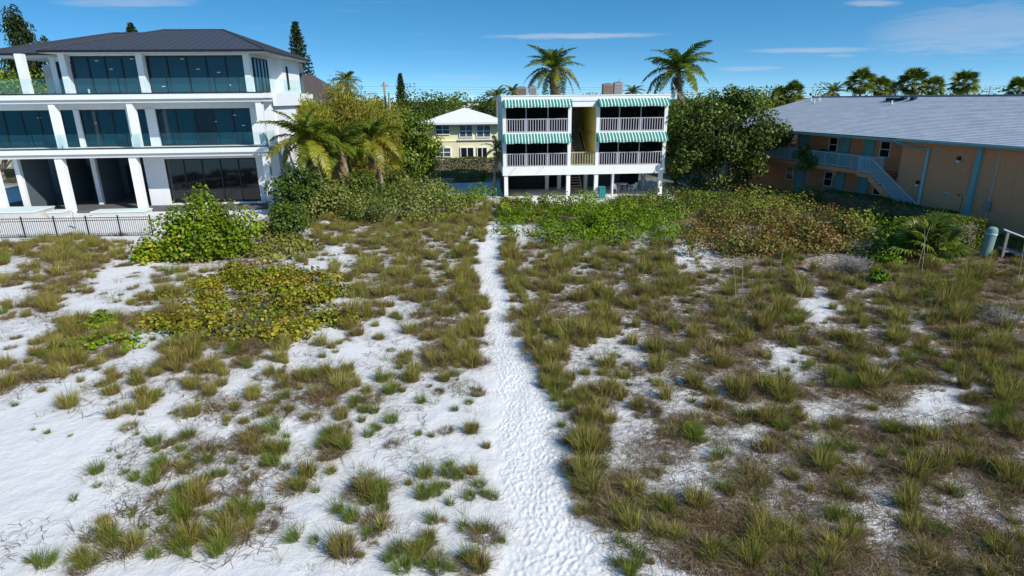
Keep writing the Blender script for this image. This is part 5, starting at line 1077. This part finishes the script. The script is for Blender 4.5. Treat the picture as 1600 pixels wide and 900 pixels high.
# ------------------------------------------------------------------ trees and palms
def frond_mesh(name, L, droop, n, ll, seed, cols, wts, rise=0.35, curl=1.0):
    """pinnate coconut frond along +x, arching down; rachis plus drooping leaflets"""
    rg = np.random.default_rng(seed); t = np.linspace(0, 1, 12)
    def rach(u): return np.stack([L*(u-0.12*droop*u**2), 0.04*L*np.sin(u*2.5+seed)*u, L*(rise*u - droop*0.75*u**2.1)], -1)
    mb = MB(); mb.tube(list(rach(t)), list(0.035*(1-t*0.85)), 4)
    V = [np.array(mb.v)]; Q = [list(f) for f in mb.f if len(f) == 4]; col = [np.tile((0.22,0.22,0.06), (len(mb.v), 1))]; T3 = []; off = len(mb.v)
    u = np.linspace(0.14, 0.995, n); B = rach(u); Tn = unit(rach(u+0.01)-rach(u-0.01))
    for sgn in (-1, 1):
        sd = np.array([0, sgn, 0.0]); prof = ll*np.sin(np.clip(u*0.92+0.10, 0, 1)*math.pi)**0.6*rg.uniform(0.85, 1.1, n)
        d0 = unit(Tn*0.55 + sd*1.0 + np.array([0,0,0.12]) + rg.normal(size=(n,3))*0.10); d1 = unit(d0*0.75 + np.array([0,0,-0.75*curl]) + rg.normal(size=(n,3))*0.12)
        m_ = B+d0*prof[:,None]*0.5; e = m_+d1*prof[:,None]*0.5; w = 0.030; wv = Tn*w
        vv = np.stack([B-wv, B+wv, m_-wv*1.15, m_+wv*1.15, e], 1).reshape(-1,3); b = (np.arange(n)*5)[:,None]+off
        V.append(vv); Q += (b+np.array([0,1,3,2])).tolist(); T3 += (b+np.array([2,3,4])).tolist(); off += 5*n
        c = palette(n, cols, wts, 0.15, rg); col.append(np.repeat(c, 5, 0))
    return npmesh(name, np.concatenate(V), np.array(Q), np.array(T3), np.concatenate(col), 'frond')
PG = [(0.10,0.155,0.025),(0.16,0.21,0.035),(0.27,0.28,0.07)]; PY = [(0.44,0.38,0.08),(0.32,0.31,0.06),(0.20,0.24,0.04)]; PD = [(0.48,0.37,0.22),(0.36,0.26,0.15)]
FR = {'g': [frond_mesh('frond', 3.0, 0.75+0.12*k, 44, 0.64, 500+k, PG, [3,3,1], 0.45) for k in range(3)], 'y': [frond_mesh('frond', 2.9, 1.05+0.1*k, 42, 0.64, 510+k, PY, [2,3,2], 0.4) for k in range(2)], 'd': [frond_mesh('dead_frond', 2.4, 1.4, 36, 0.6, 520+k, PD, [1,1], 0.1, 1.3) for k in range(2)]}
def palm(label, crown, base, size, nf, seed, yellow=0.2, dead=3, group='coconut palms', tr=0.16):
    rg = np.random.default_rng(seed); crown = np.array(crown, float); base = np.array(base, float); r = empty('coconut_palm', tuple(base), 0, label, 'palm tree', group)
    c = crown-base; pts = [np.array([c[0]*u**1.6, c[1]*u**1.6, c[2]*u]) for u in np.linspace(0, 1, 9)]; obj('trunk', MB().tube(pts, list(np.linspace(tr*1.35, tr*0.8, 9)), 8), 'palm_trunk', r)
    for i in range(nf):
        a = i*2.39996+rg.normal()*0.15; u = i/nf; pitch = R_(84)-R_(100)*u**1.0+rg.normal()*0.08     # up to hanging
        k = 'y' if (u > 0.55 and rg.random() < yellow*1.8) else 'g'; me = FR[k][rg.integers(len(FR[k]))]; s = size/3.0*rg.uniform(0.82, 1.08)*(0.75 if u < 0.12 else 1)
        link('frond', me, r, tuple(c), (rg.normal()*0.25, -pitch+0.28, a), s)
    for i in range(dead):
        me = FR['d'][i % 2]; link('dead_frond', me, r, tuple(c-np.array([0,0,0.1])), (rg.normal()*0.3, R_(58)+rg.normal()*0.15, rg.random()*6.283), size/3.0*rg.uniform(0.7, 0.95))
    mb = MB()
    for i in range(7):
        a = i*0.9; q = c+np.array([0.24*math.cos(a), 0.24*math.sin(a), -0.22-0.1*(i % 2)]); mb.lathe([(0.001,-0.13),(0.09,-0.06),(0.105,0.03),(0.05,0.12),(0.001,0.14)], 7, q)
    obj('coconut_cluster', mb, 'wood_post', r)['kind'] = 'stuff'
    return r
def fan_mesh(name, R, seed, cols, wts):
    """costapalmate sabal leaf: petiole along +x and a folded fan"""
    rg = np.random.default_rng(seed); n = 22; mb = MB().tube([(0,0,0),(R*0.5,0,R*0.10),(R*0.85,0,R*0.06)], [0.03,0.022,0.015], 4); V = [np.array(mb.v)]; Q = [list(f) for f in mb.f if len(f) == 4]; T3 = []; off = len(mb.v); col = [np.tile((0.20,0.22,0.07), (off, 1))]
    a = np.linspace(-2.1, 2.1, n); c = np.array([R*0.85, 0, R*0.06]); L = R*0.75*(1-0.18*np.abs(a)/2.1)*rg.uniform(0.9, 1.08, n); d = np.stack([np.cos(a), np.sin(a), 0.10+0*a], 1); p = np.stack([-np.sin(a), np.cos(a), 0*a], 1)
    m_ = c+d*(L*0.55)[:,None]+np.array([0,0,0.06*R]); e = c+d*L[:,None]; e[:,2] -= 0.28*L*rg.uniform(0.5, 1.4, n); w = R*0.05
    vv = np.stack([np.repeat(c[None],n,0), m_-p*w, m_+p*w, e], 1).reshape(-1,3); b = (np.arange(n)*4)[:,None]+off
    T3 = (b+np.array([0,1,2])).tolist()+(b+np.array([1,3,2])).tolist(); V.append(vv); col.append(np.repeat(palette(n, cols, wts, 0.15, rg), 4, 0))
    return npmesh(name, np.concatenate(V), np.array(Q), np.array(T3), np.concatenate(col), 'frond')
FAN = [fan_mesh('fan_leaf', 1.5, 600+k, PG+[(0.17,0.19,0.07)], [3,3,1,1]) for k in range(3)]; FAND = [fan_mesh('dead_fan_leaf', 1.3, 610, PD, [1,1])]; FANP = [fan_mesh('fan_leaf', 1.0, 620+k, [(0.14,0.20,0.035),(0.20,0.25,0.05),(0.28,0.28,0.10)], [3,3,1]) for k in range(3)]
def sabal(label, crown, zb, R, seed, group='cabbage palms behind the motel'):
    rg = np.random.default_rng(seed); x, y, z = crown; r = empty('cabbage_palm', (x, y, zb), 0, label, 'palm tree', group); h = z-zb
    obj('trunk', MB().tube([(0,0,0),(0.1,0,h*0.5),(0,0,h)], [0.2,0.17,0.18], 8), 'palm_trunk', r)
    for i in range(34):
        a = i*2.39996; u = i/34; pitch = R_(80)-R_(125)*u; link('fan_leaf', FAN[i % 3], r, (0,0,h), (rg.normal()*0.3, -pitch, a), R/2.0*rg.uniform(0.85, 1.1))
    for i in range(7): link('dead_fan_leaf', FAND[0], r, (0,0,h-0.2), (rg.normal()*0.3, R_(62), rg.random()*6.283), R/2.3*0.85)
def broadleaf(label, loc, w, d, h, n, leaf, cols, wts, seed, trunk_h=0.3, nc=40, name='broadleaf_tree', group=None, ratio=0.8, bark='bark', extra=(), bare=0, rr=(0.15, 0.26), tr=0.22):
    rg = np.random.default_rng(seed); r = empty(name, loc, 0, label, 'tree', group); cl = []
    for _ in range(nc):
        v = unit(rg.normal(size=3)); k = rg.uniform(0.3, 0.93); z = h*(trunk_h+(1-trunk_h)*0.5)+v[2]*h*(1-trunk_h)*0.5*k; R = rg.uniform(*rr)*min(w, h)*0.85
        cl.append((v[0]*w/2*k, v[1]*d/2*k, z, R, R, R*0.75))
    cl += list(extra)
    P, N, i = clump_points(cl, n, 0.45, rg); tone = np.exp(rg.normal(size=(len(cl), 1))*0.16)[i]
    link('crown', leaf_mesh('crown', P, N, leaf*rg.uniform(0.6, 1.3, n), palette(n, cols, wts, 0.22, rg)*tone, ratio, rng=rg), r)
    C = np.array(cl); fork = np.array([0, 0, h*trunk_h*0.9]); mb = MB().tube([(0,0,-0.2),(0.05,0,h*trunk_h*0.5),fork], [tr*1.2, tr, tr*0.85], 8)
    obj('trunk', mb, bark, r); pk = rg.choice(len(C), min(16, len(C)), replace=False)
    obj('limbs', limbs(fork, C[pk, :3], tr*0.5, rg), bark, r)['kind'] = 'stuff'
    for _ in range(bare):
        t = C[rg.integers(len(C)), :3]; t2 = t+unit(t-fork)*rg.uniform(0.8, 1.6); obj('bare_branch', MB().tube([t*0.6+fork*0.4, t, t2, t2+rg.normal(size=3)*0.5], [0.05,0.035,0.02,0.008], 5), 'bark_pale', r)
    return r
def feathery(label, loc, w, h, n, cols, wts, seed, name='feathery_tree', leaf=0.55, droop=0.8, trunk_h=0.05, nc=40, ratio=0.10, group=None, tall=1.0):
    """trees with thin hanging foliage (bamboo, she-oak)"""
    rg = np.random.default_rng(seed); r = empty(name, loc, 0, label, 'tree', group); cl = []
    for _ in range(nc):
        z = h*rg.uniform(trunk_h+0.08, 0.98); k = (1-((z/h-0.45)/0.6)**2)**0.5 if abs(z/h-0.45) < 0.6 else 0.2; a = rg.random()*6.283; q = rg.uniform(0.1, 0.9)*k; R = rg.uniform(0.10, 0.2)*w
        cl.append((w/2*q*math.cos(a), w/2*q*math.sin(a), z, R, R, R*1.3*tall))
    P, N, i = clump_points(cl, n, 0.1, rg); N[:, 2] *= 0.15; tone = np.exp(rg.normal(size=(nc, 1))*0.16)[i]
    dv = np.array(cl)[i, :3]*np.array([0.25, 0.25, 0])+rg.normal(size=P.shape)*0.4
    link('crown', leaf_mesh('crown', P, N, leaf*rg.uniform(0.6, 1.3, n), palette(n, cols, wts, 0.2, rg)*tone, ratio, droop=droop, dirv=dv, rng=rg), r)
    C = np.array(cl); mb = MB().tube([(0,0,-0.2),(0.1,0.05,h*0.5),(0,0,h*0.95)], [0.18,0.12,0.03], 7); obj('trunk', mb, 'bark', r)
    pk = rg.choice(nc, min(20, nc), replace=False); obj('limbs', limbs((0,0,h*0.15), C[pk, :3], 0.06, rg), 'bark_pale', r)['kind'] = 'stuff'
def norfolk(label, loc, h, w, seed, z0=0.25):
    rg = np.random.default_rng(seed); r = empty('norfolk_pine', loc, 0, label, 'tree'); obj('trunk', MB().tube([(0,0,-0.2),(0,0,h*0.6),(0,0,h)], [0.25,0.14,0.03], 7), 'bark', r)
    P = []; D = []; mb = MB(); tiers = 22
    for i in range(tiers):
        u = i/(tiers-1); z = h*(z0+(1-z0)*u); R = w/2*(1-u)**0.75*rg.uniform(0.85, 1.1)+0.12
        for k in range(7):
            a = k*0.8976+i*0.5+rg.normal()*0.12; e = np.array([R*math.cos(a), R*math.sin(a), z+R*0.22]); b = np.array([0,0,z]); mb.tube([b, e], [0.025, 0.01], 3, cap=False)
            m_ = 26; t = rg.random(m_)**0.7; q = b+(e-b)*t[:,None]+rg.normal(size=(m_,3))*0.09; P.append(q); D.append(np.tile(unit((e-b)[None])[0]+np.array([0,0,0.5]), (m_,1))+rg.normal(size=(m_,3))*0.5)
    P = np.concatenate(P); D = np.concatenate(D); n = len(P)
    link('crown', leaf_mesh('crown', P, rg.normal(size=(n,3)), 0.36*rg.uniform(0.7,1.3,n), palette(n, [(0.035,0.065,0.025),(0.06,0.095,0.03),(0.09,0.12,0.035)], [3,2,1], 0.15, rg), 0.28, dirv=D, rng=rg), r); obj('branches', mb, 'bark', r)['kind'] = 'stuff'
TREE_D = [(0.06,0.10,0.02),(0.10,0.15,0.03),(0.16,0.20,0.045)]; TREE_M = [(0.13,0.18,0.03),(0.19,0.25,0.045),(0.27,0.30,0.08)]; TREE_Y = [(0.30,0.30,0.06),(0.38,0.35,0.09),(0.20,0.23,0.04)]
def trees():
    Zg = -0.2
    def top(px_, py_, Y): return AY(px_, py_, Y)
    # coconut palms at the left
    c = top(478, 222, 43.5); palm('coconut palm with drooping yellow-green fronds beside the white house', c, (c[0]+0.9, 43.9, Zg), 3.8, 28, 1, 0.35, 5)
    c = top(530, 228, 46.5); palm('coconut palm with a skirt of dead brown fronds between the two left palms', c, (c[0]+0.6, 46.7, Zg), 3.3, 26, 2, 0.35, 14)
    c = top(582, 218, 48.5); palm('yellowing coconut palm nearest the utility pole', c, (c[0]+0.5, 48.6, Zg), 3.2, 26, 3, 0.5, 12)
    c = top(865, 112, 70); palm('golden-fronded coconut palm above the left half of the apartments', c, (c[0]-0.4, 70.4, Zg), 4.3, 28, 4, 0.75, 7, tr=0.22)
    c = top(1060, 112, 63); palm('dark green coconut palm right of the apartment roof', c, (c[0]+0.8, 63.2, Zg), 4.5, 27, 5, 0.10, 3, tr=0.22)
    c = top(541, 128, 74); palm('far palm crown rising above the bamboo behind the white house', c, (c[0], 74, Zg), 2.4, 20, 6, 0.2, 0)
    c = top(776, 152, 82); palm('small far palm at the left corner of the apartment roof', c, (c[0], 82, Zg), 2.2, 18, 7, 0.2, 0); c = top(801, 145, 84); palm('far palm crown peeking over the apartment roof edge', c, (c[0], 84, Zg), 2.0, 18, 8, 0.2, 0)
    c = top(1302, 145, 92); palm('slender far palm standing alone above the motel ridge', c, (c[0], 92, Zg), 2.6, 18, 9, 0.1, 1)
    c = top(989, 146, 84); palm('far palm tuft above the middle of the apartment roof', c, (c[0], 84, Zg), 2.2, 18, 10, 0.1, 0)
    # palm leaning at the apartment's left wall
    c = top(776, 236, 50.5); palm('thin pale palm hanging along the left wall of the apartments', c, (c[0]-0.3, 50.6, Zg), 1.9, 12, 11, 0.6, 3, tr=0.1)
    # cabbage palms
    for k, (x, y, R, lb) in enumerate(((1238,148,1.9,'cabbage palm at the far end of the motel roof, fuller of the pair'),(1216,153,1.5,'low cabbage palm half hidden behind the big leafy tree'),(1346,131,2.1,'tall cabbage palm left of the cluster above the ridge'),(1374,138,1.6,'shorter cabbage palm touching the tall one'),(1427,132,2.2,'broad cabbage palm in the middle above the motel ridge'),(1459,138,1.7,'smaller cabbage palm touching the broad one'),(1506,132,2.0,'lone round cabbage palm left of the far utility pole'),(1592,142,1.9,'cabbage palm cut by the right frame edge'))):
        c = top(x, y, 92); sabal(lb, c, Zg, R, 20+k)
    # big leafy tree between the apartments and the motel
    p = G(1150, 304); cols = [(0.045,0.075,0.018),(0.08,0.125,0.025),(0.14,0.18,0.045)]+SG_OLIVE[:2]
    broadleaf('big dark leafy sea grape tree right of the apartments', (p[0]-1.0, 50.4, Zg), 12.4, 8.0, 8.2, 27000, 0.19, cols, [3,3,2,1.6,1.2], 31, trunk_h=0.02, nc=150, name='sea_grape_tree', ratio=0.9, bare=9, bark='bark_pale', rr=(0.085, 0.155), extra=[(0.7,-0.5,7.9,0.8,0.8,0.7),(1.6,-0.4,7.6,0.9,0.8,0.7),(0.2,-0.3,8.3,0.55,0.5,0.5),(3.9,-0.6,5.2,0.9,0.8,0.6),(4.7,-0.8,4.3,0.6,0.6,0.45),(-3.6,0,6.6,1.0,0.9,0.8)])
    p = G(1258, 306); broadleaf('thin sapling with pale trunk at the left end of the motel', (p[0], p[1], 0), 2.6, 2.2, 4.0, 1500, 0.17, TREE_M+SG_GREEN[:1], [2,3,1,2], 32, trunk_h=0.5, nc=14, name='sapling', tr=0.05, bark='bark_pale')
    c = AY(1062, 190, 56); broadleaf('bright green bush between the apartments and the big tree', (c[0], 56, Zg), 4.2, 4, 7.2, 4200, 0.17, SG_BRIGHT+TREE_M, [2,2,1,1,2,2,1], 33, trunk_h=0.05, nc=36)
    # background wood, one tree at a time
    B = [  # px centre, top py, Y, width, colours, n, leaf, label
        (665,138,72,7.5,TREE_D,4200,'dense dark round tree behind the yellow house'),(702,150,80,6.0,TREE_M,2600,'mid green tree right of the dark round tree'),(735,158,86,7.0,TREE_D,2400,'dark tree above the yellow house ridge'),
        (620,160,60,6.0,TREE_M,4600,'bright green tree left of the yellow house'),(646,196,61,4.2,SG_BRIGHT,2600,'lower green tree touching the yellow house balcony'),(590,150,70,6.5,TREE_Y,3200,'yellow-green tree behind the utility pole'),
        (760,156,92,6.0,TREE_D,1900,'dark tree between the yellow house and the apartments'),(1110,150,72,6.5,TREE_M,2600,'light green tree behind the big leafy tree'),(1180,142,76,6.5,TREE_M,2600,'green tree behind the right half of the big leafy tree'),(1140,140,84,6,TREE_D,1800,'dark tree far behind the big leafy tree'),
        (20,95,66,9,SG_BRIGHT,3600,'sunlit green tree seen through the left house balcony'),(70,105,60,7,TREE_M,2600,'green tree behind the top-floor corner balcony'),(-40,110,64,9,TREE_D,2400,'dark tree at the left frame edge behind the house'),
        (905,152,96,7,TREE_D,1500,'dark far treetop behind the apartment stair bay'),(1010,150,98,8,TREE_D,1500,'dark far treetop behind the right apartment wing'),(842,152,98,7,TREE_D,1400,'dark far treetop behind the left apartment wing'),
        (1270,153,104,8,TREE_D,1300,'low far treetop left above the motel ridge'),(1330,150,108,8,TREE_D,1300,'low far treetop below the tall cabbage palm'),(1478,147,106,7,TREE_D,1200,'low far treetop right of the broad cabbage palm'),
        (520,155,66,6,TREE_M,2600,'mid green tree just behind the brown neighbouring roof'),(455,190,60,5,TREE_D,1800,'dark shrubby tree beside the white house wall')]
    for k, (x, y, Y, w, cols, n, lb) in enumerate(B):
        c = AY(x, y, Y); broadleaf(lb, (c[0], Y, Zg), w*1.2, w, c[2]-Zg, n*2, 0.23 if Y < 75 else 0.30, cols, [3,3,1.5] if len(cols) == 3 else [3,2,2,1], 100+k, trunk_h=0.3 if Y > 64 else 0.1, nc=56, group='trees behind the buildings')
    # a ring of farther trees closing the view
    rg = np.random.default_rng(5); far = []
    for k in range(3):
        r = np.random.default_rng(200+k); cl = dome(9, 8, 8.5, 30, 210+k, rr=(0.14, 0.24)); P, N, i = clump_points(cl, 1500, 0.5, r)
        far.append(leaf_mesh('crown', P, N, 0.42*r.uniform(0.7,1.3,len(P)), palette(len(P), [TREE_D, TREE_M, TREE_D+TREE_Y[:1]][k], [3,2,1] if k < 2 else [3,2,1,1.5], 0.2, r), 0.8, rng=r))
    tm = MB().tube([(0,0,-0.2),(0,0,3.0)], [0.3,0.2], 6).mesh('trunk', 'bark'); spots = ['between the yellow house and the pole', 'above the yellow house', 'behind the apartments', 'behind the big leafy tree', 'beyond the motel roof', 'far beyond the white house']
    cnt = {}
    for k in range(84):
        x = -110+k*2.7+rg.normal()*1.0; Y = rg.uniform(112, 150); s = rg.uniform(0.8, 1.05); px_, _ = to_px(np.array([x*Y/110]), np.array([Y])); px_ = float(px_[0])
        if px_ < -150 or px_ > 1750: continue
        z = spots[0] if 540 < px_ < 640 else spots[1] if 640 <= px_ < 780 else spots[2] if 780 <= px_ < 1045 else spots[3] if 1045 <= px_ < 1240 else spots[4] if px_ >= 1240 else spots[5]
        cnt[z] = cnt.get(z, 0)+1
        r = empty('distant_tree', (x*Y/110, Y, Zg), rg.random()*6.28, '%s distant dark green tree %s, counted from the left' % (ORD[cnt[z]-1], z), 'tree', 'distant trees along the horizon'); r.scale = (s*1.1, s*1.1, rg.uniform(1.0, 1.18))
        link('crown', far[k % 3], r); link('trunk', tm, r)
    # feathery trees
    for k, (x, y, Y, w, lb) in enumerate(((480,165,53,5.5,'yellow-green bamboo clump behind the left coconut palm'),(545,142,57,7.0,'tall golden bamboo clump behind the palms'),(585,165,55,5.0,'bamboo clump right of the tall golden one'))):
        c = AY(x, y, Y); feathery(lb, (c[0], Y, Zg), w, c[2]-Zg, 17000, [(0.66,0.60,0.13),(0.50,0.52,0.10),(0.70,0.58,0.23),(0.34,0.40,0.07)], [3,3,1.5,2], 300+k, name='bamboo_clump', leaf=0.30, nc=80, droop=0.35, group='bamboo clumps', ratio=0.13)
    for k, (x, y, w, n, lb) in enumerate(((18,22,5.0,4200,'tall wispy she-oak at the top left corner'),(68,48,3.0,1800,'thin wispy she-oak tip above the dark roof'))):
        c = AY(x, y, 72); feathery(lb, (c[0], 72, Zg), w, c[2]-Zg, n, [(0.12,0.15,0.05),(0.08,0.11,0.03),(0.20,0.20,0.07)], [3,3,1], 310+k, name='she_oak', leaf=0.6, trunk_h=0.35, nc=46, droop=0.2, ratio=0.10)
    c = AY(461, 37, 78); norfolk('tall dark norfolk pine behind the white house roof corner', (c[0], 78, Zg), c[2]-Zg, 4.2, 320, 0.45); c = AY(625, 117, 112); norfolk('narrow norfolk pine standing alone on the skyline', (c[0], 112, Zg), c[2]-Zg, 3.0, 321, 0.3); c = AY(204, 39, 80); norfolk('norfolk pine tip peeking over the dark roof ridge', (c[0], 80, Zg), c[2]-Zg, 4.0, 322, 0.5)
    c = AY(1396, 128, 110); feathery('small bare-looking tree between two cabbage palms', (c[0], 110, Zg), 3.6, c[2]-Zg, 900, [(0.06,0.075,0.03),(0.10,0.11,0.05)], [1,1], 330, name='spindly_tree', leaf=0.4, trunk_h=0.6, nc=18, droop=0.1, ratio=0.25)
    # saw palmetto by the hedge
    p = G(1450, 412); rg = np.random.default_rng(44); r = empty('palmetto', (p[0], p[1]+0.5, 0), 0, 'green fan-leaved palmetto in front of the clipped hedge', 'palm shrub'); obj('stem', MB().tube([(0,0,-0.1),(0.1,0,0.5)], [0.16,0.12], 8), 'palm_trunk', r)
    for i in range(30):
        a = i*2.39996; u = i/30; link('fan_leaf', FANP[i % 3], r, (0.1+rg.normal()*0.15, rg.normal()*0.15, 0.5), (rg.normal()*0.3, -(R_(82)-R_(95)*u), a), 1.15*rg.uniform(0.8, 1.15))
    for i in range(6): link('dead_fan_leaf', FAND[0], r, (0.1,0,0.4), (rg.normal()*0.3, R_(30), rg.random()*6.283), 0.6)
    # utility poles and lines
    def pole(label, px_, py_, Y, h_arm=0.9, n=0, r0=0.15):
        c = AY(px_, py_, Y); r = empty('utility_pole', (c[0], Y, Zg), R_(12), label, 'utility pole'); h = c[2]-Zg; obj('pole', MB().tube([(0,0,-0.3),(0,0,h)], [r0, r0*0.7], 8), 'wood_grey', r)
        bx('crossarm', 'wood_grey', r, -h_arm, h_arm, -0.08, 0.02, h-0.5, h-0.38)
        for x in (-h_arm*0.9, -h_arm*0.45, h_arm*0.5, h_arm*0.9): obj('insulator', MB().lathe([(0.03,0),(0.05,0.05),(0.03,0.12),(0.05,0.15),(0,0.2)], 7, (x,-0.03,h-0.38)), 'ac_metal', r)
        return c
    c1 = pole('pale weathered utility pole behind the bamboo', 600, 128, 66, 0.35); obj_t = empty('transformer_pole', (c1[0]+0.5, 65.6, Zg), 0, 'shorter pole standing beside the weathered utility pole', 'utility pole'); obj('pole', MB().tube([(0,0,-0.2),(0.0,0,8.6)], [0.14,0.12], 8), 'wood_grey', obj_t); obj('bracket', MB().box(-0.35, 0.1, -0.05, 0.05, 7.4, 7.55), 'wood_grey', obj_t)
    pole('far utility pole with crossarm above the motel ridge', 1548, 135, 105, 1.2, 0, 0.12)
    for k, (ya, yb, lb) in enumerate(((135,141,'highest power line across the sky behind the palms'),(139,144,'second power line across the sky'),(143,147,'third power line across the sky'),(146,150,'lowest power line across the sky'))):
        a = AY(560, ya, 118); b = AY(1640, yb-8, 118); pts = [a+(b-a)*u-np.array([0,0,0.9*math.sin(u*math.pi)*0.4]) for u in np.linspace(-0.25, 1.15, 24)]
        tag(obj('power_line', MB().tube(pts, [0.022]*24, 3), 'wire'), lb, 'cable', 'power lines')
    # neighbouring brown roof
    c = AY(474, 113, 64); r = empty('brown_roof_house', (c[0]-5.0, 64, Zg), R_(4), 'brown roofed house partly hidden behind the white house', 'house'); hh = c[2]-Zg
    bx('wall', 'wood_grey', r, -6, 7.6, 0.8, 9, 0, hh-3.2); ro = MB(); E = [(-7,0,hh-3.0),(8.6,0,hh-3.0),(8.6,9.8,hh-3.0),(-7,9.8,hh-3.0)]; ro.quad(E[0],E[1],(4.6,4.9,hh),(-3,4.9,hh)); ro.poly([E[1],E[2],(4.6,4.9,hh)]); ro.quad(E[2],E[3],(-3,4.9,hh),(4.6,4.9,hh)); ro.poly([E[3],E[0],(-3,4.9,hh)]); obj('roof', ro, 'roof_brown', r)
    bx('fascia', 'black_metal', r, -7, 8.6, 0.0, 0.06, hh-3.2, hh-3.01)
    c = AY(6, 118, 75); r = empty('red_tile_house', (c[0]-3, 75, Zg), 0, 'house with red tile roof at the left frame edge behind trees', 'house'); hh = c[2]-Zg; bx('wall', 'cream_wall', r, -5, 4.6, 0.5, 8, 0, hh-0.9); obj('roof', MB().quad((-5.6,0,hh-0.9),(5.2,0,hh-0.9),(3,4,hh+0.6),(-4,4,hh+0.6)).poly([(5.2,0,hh-0.9),(5.2,8.5,hh-0.9),(3,4,hh+0.6)]).quad((5.2,8.5,hh-0.9),(-5.6,8.5,hh-0.9),(-4,4,hh+0.6),(3,4,hh+0.6)), 'tile_red', r)
    c = AY(742, 162, 108); r = empty('far_white_roof_house', (c[0], 108, Zg), 0, 'tiny far white roof above the yellow house', 'house'); hh = c[2]-Zg; bx('wall', 'cream_wall', r, -2.6, 2.6, 0.4, 5, 0, hh-0.9); obj('roof', MB().quad((-3,0,hh-0.9),(3,0,hh-0.9),(1.5,2.5,hh),(-1.5,2.5,hh)).poly([(3,0,hh-0.9),(3,5,hh-0.9),(1.5,2.5,hh)]).poly([(-3,5,hh-0.9),(-3,0,hh-0.9),(-1.5,2.5,hh)]).quad((3,5,hh-0.9),(-3,5,hh-0.9),(-1.5,2.5,hh),(1.5,2.5,hh)), 'roof_white', r)
grass(); shrubs(); trees()
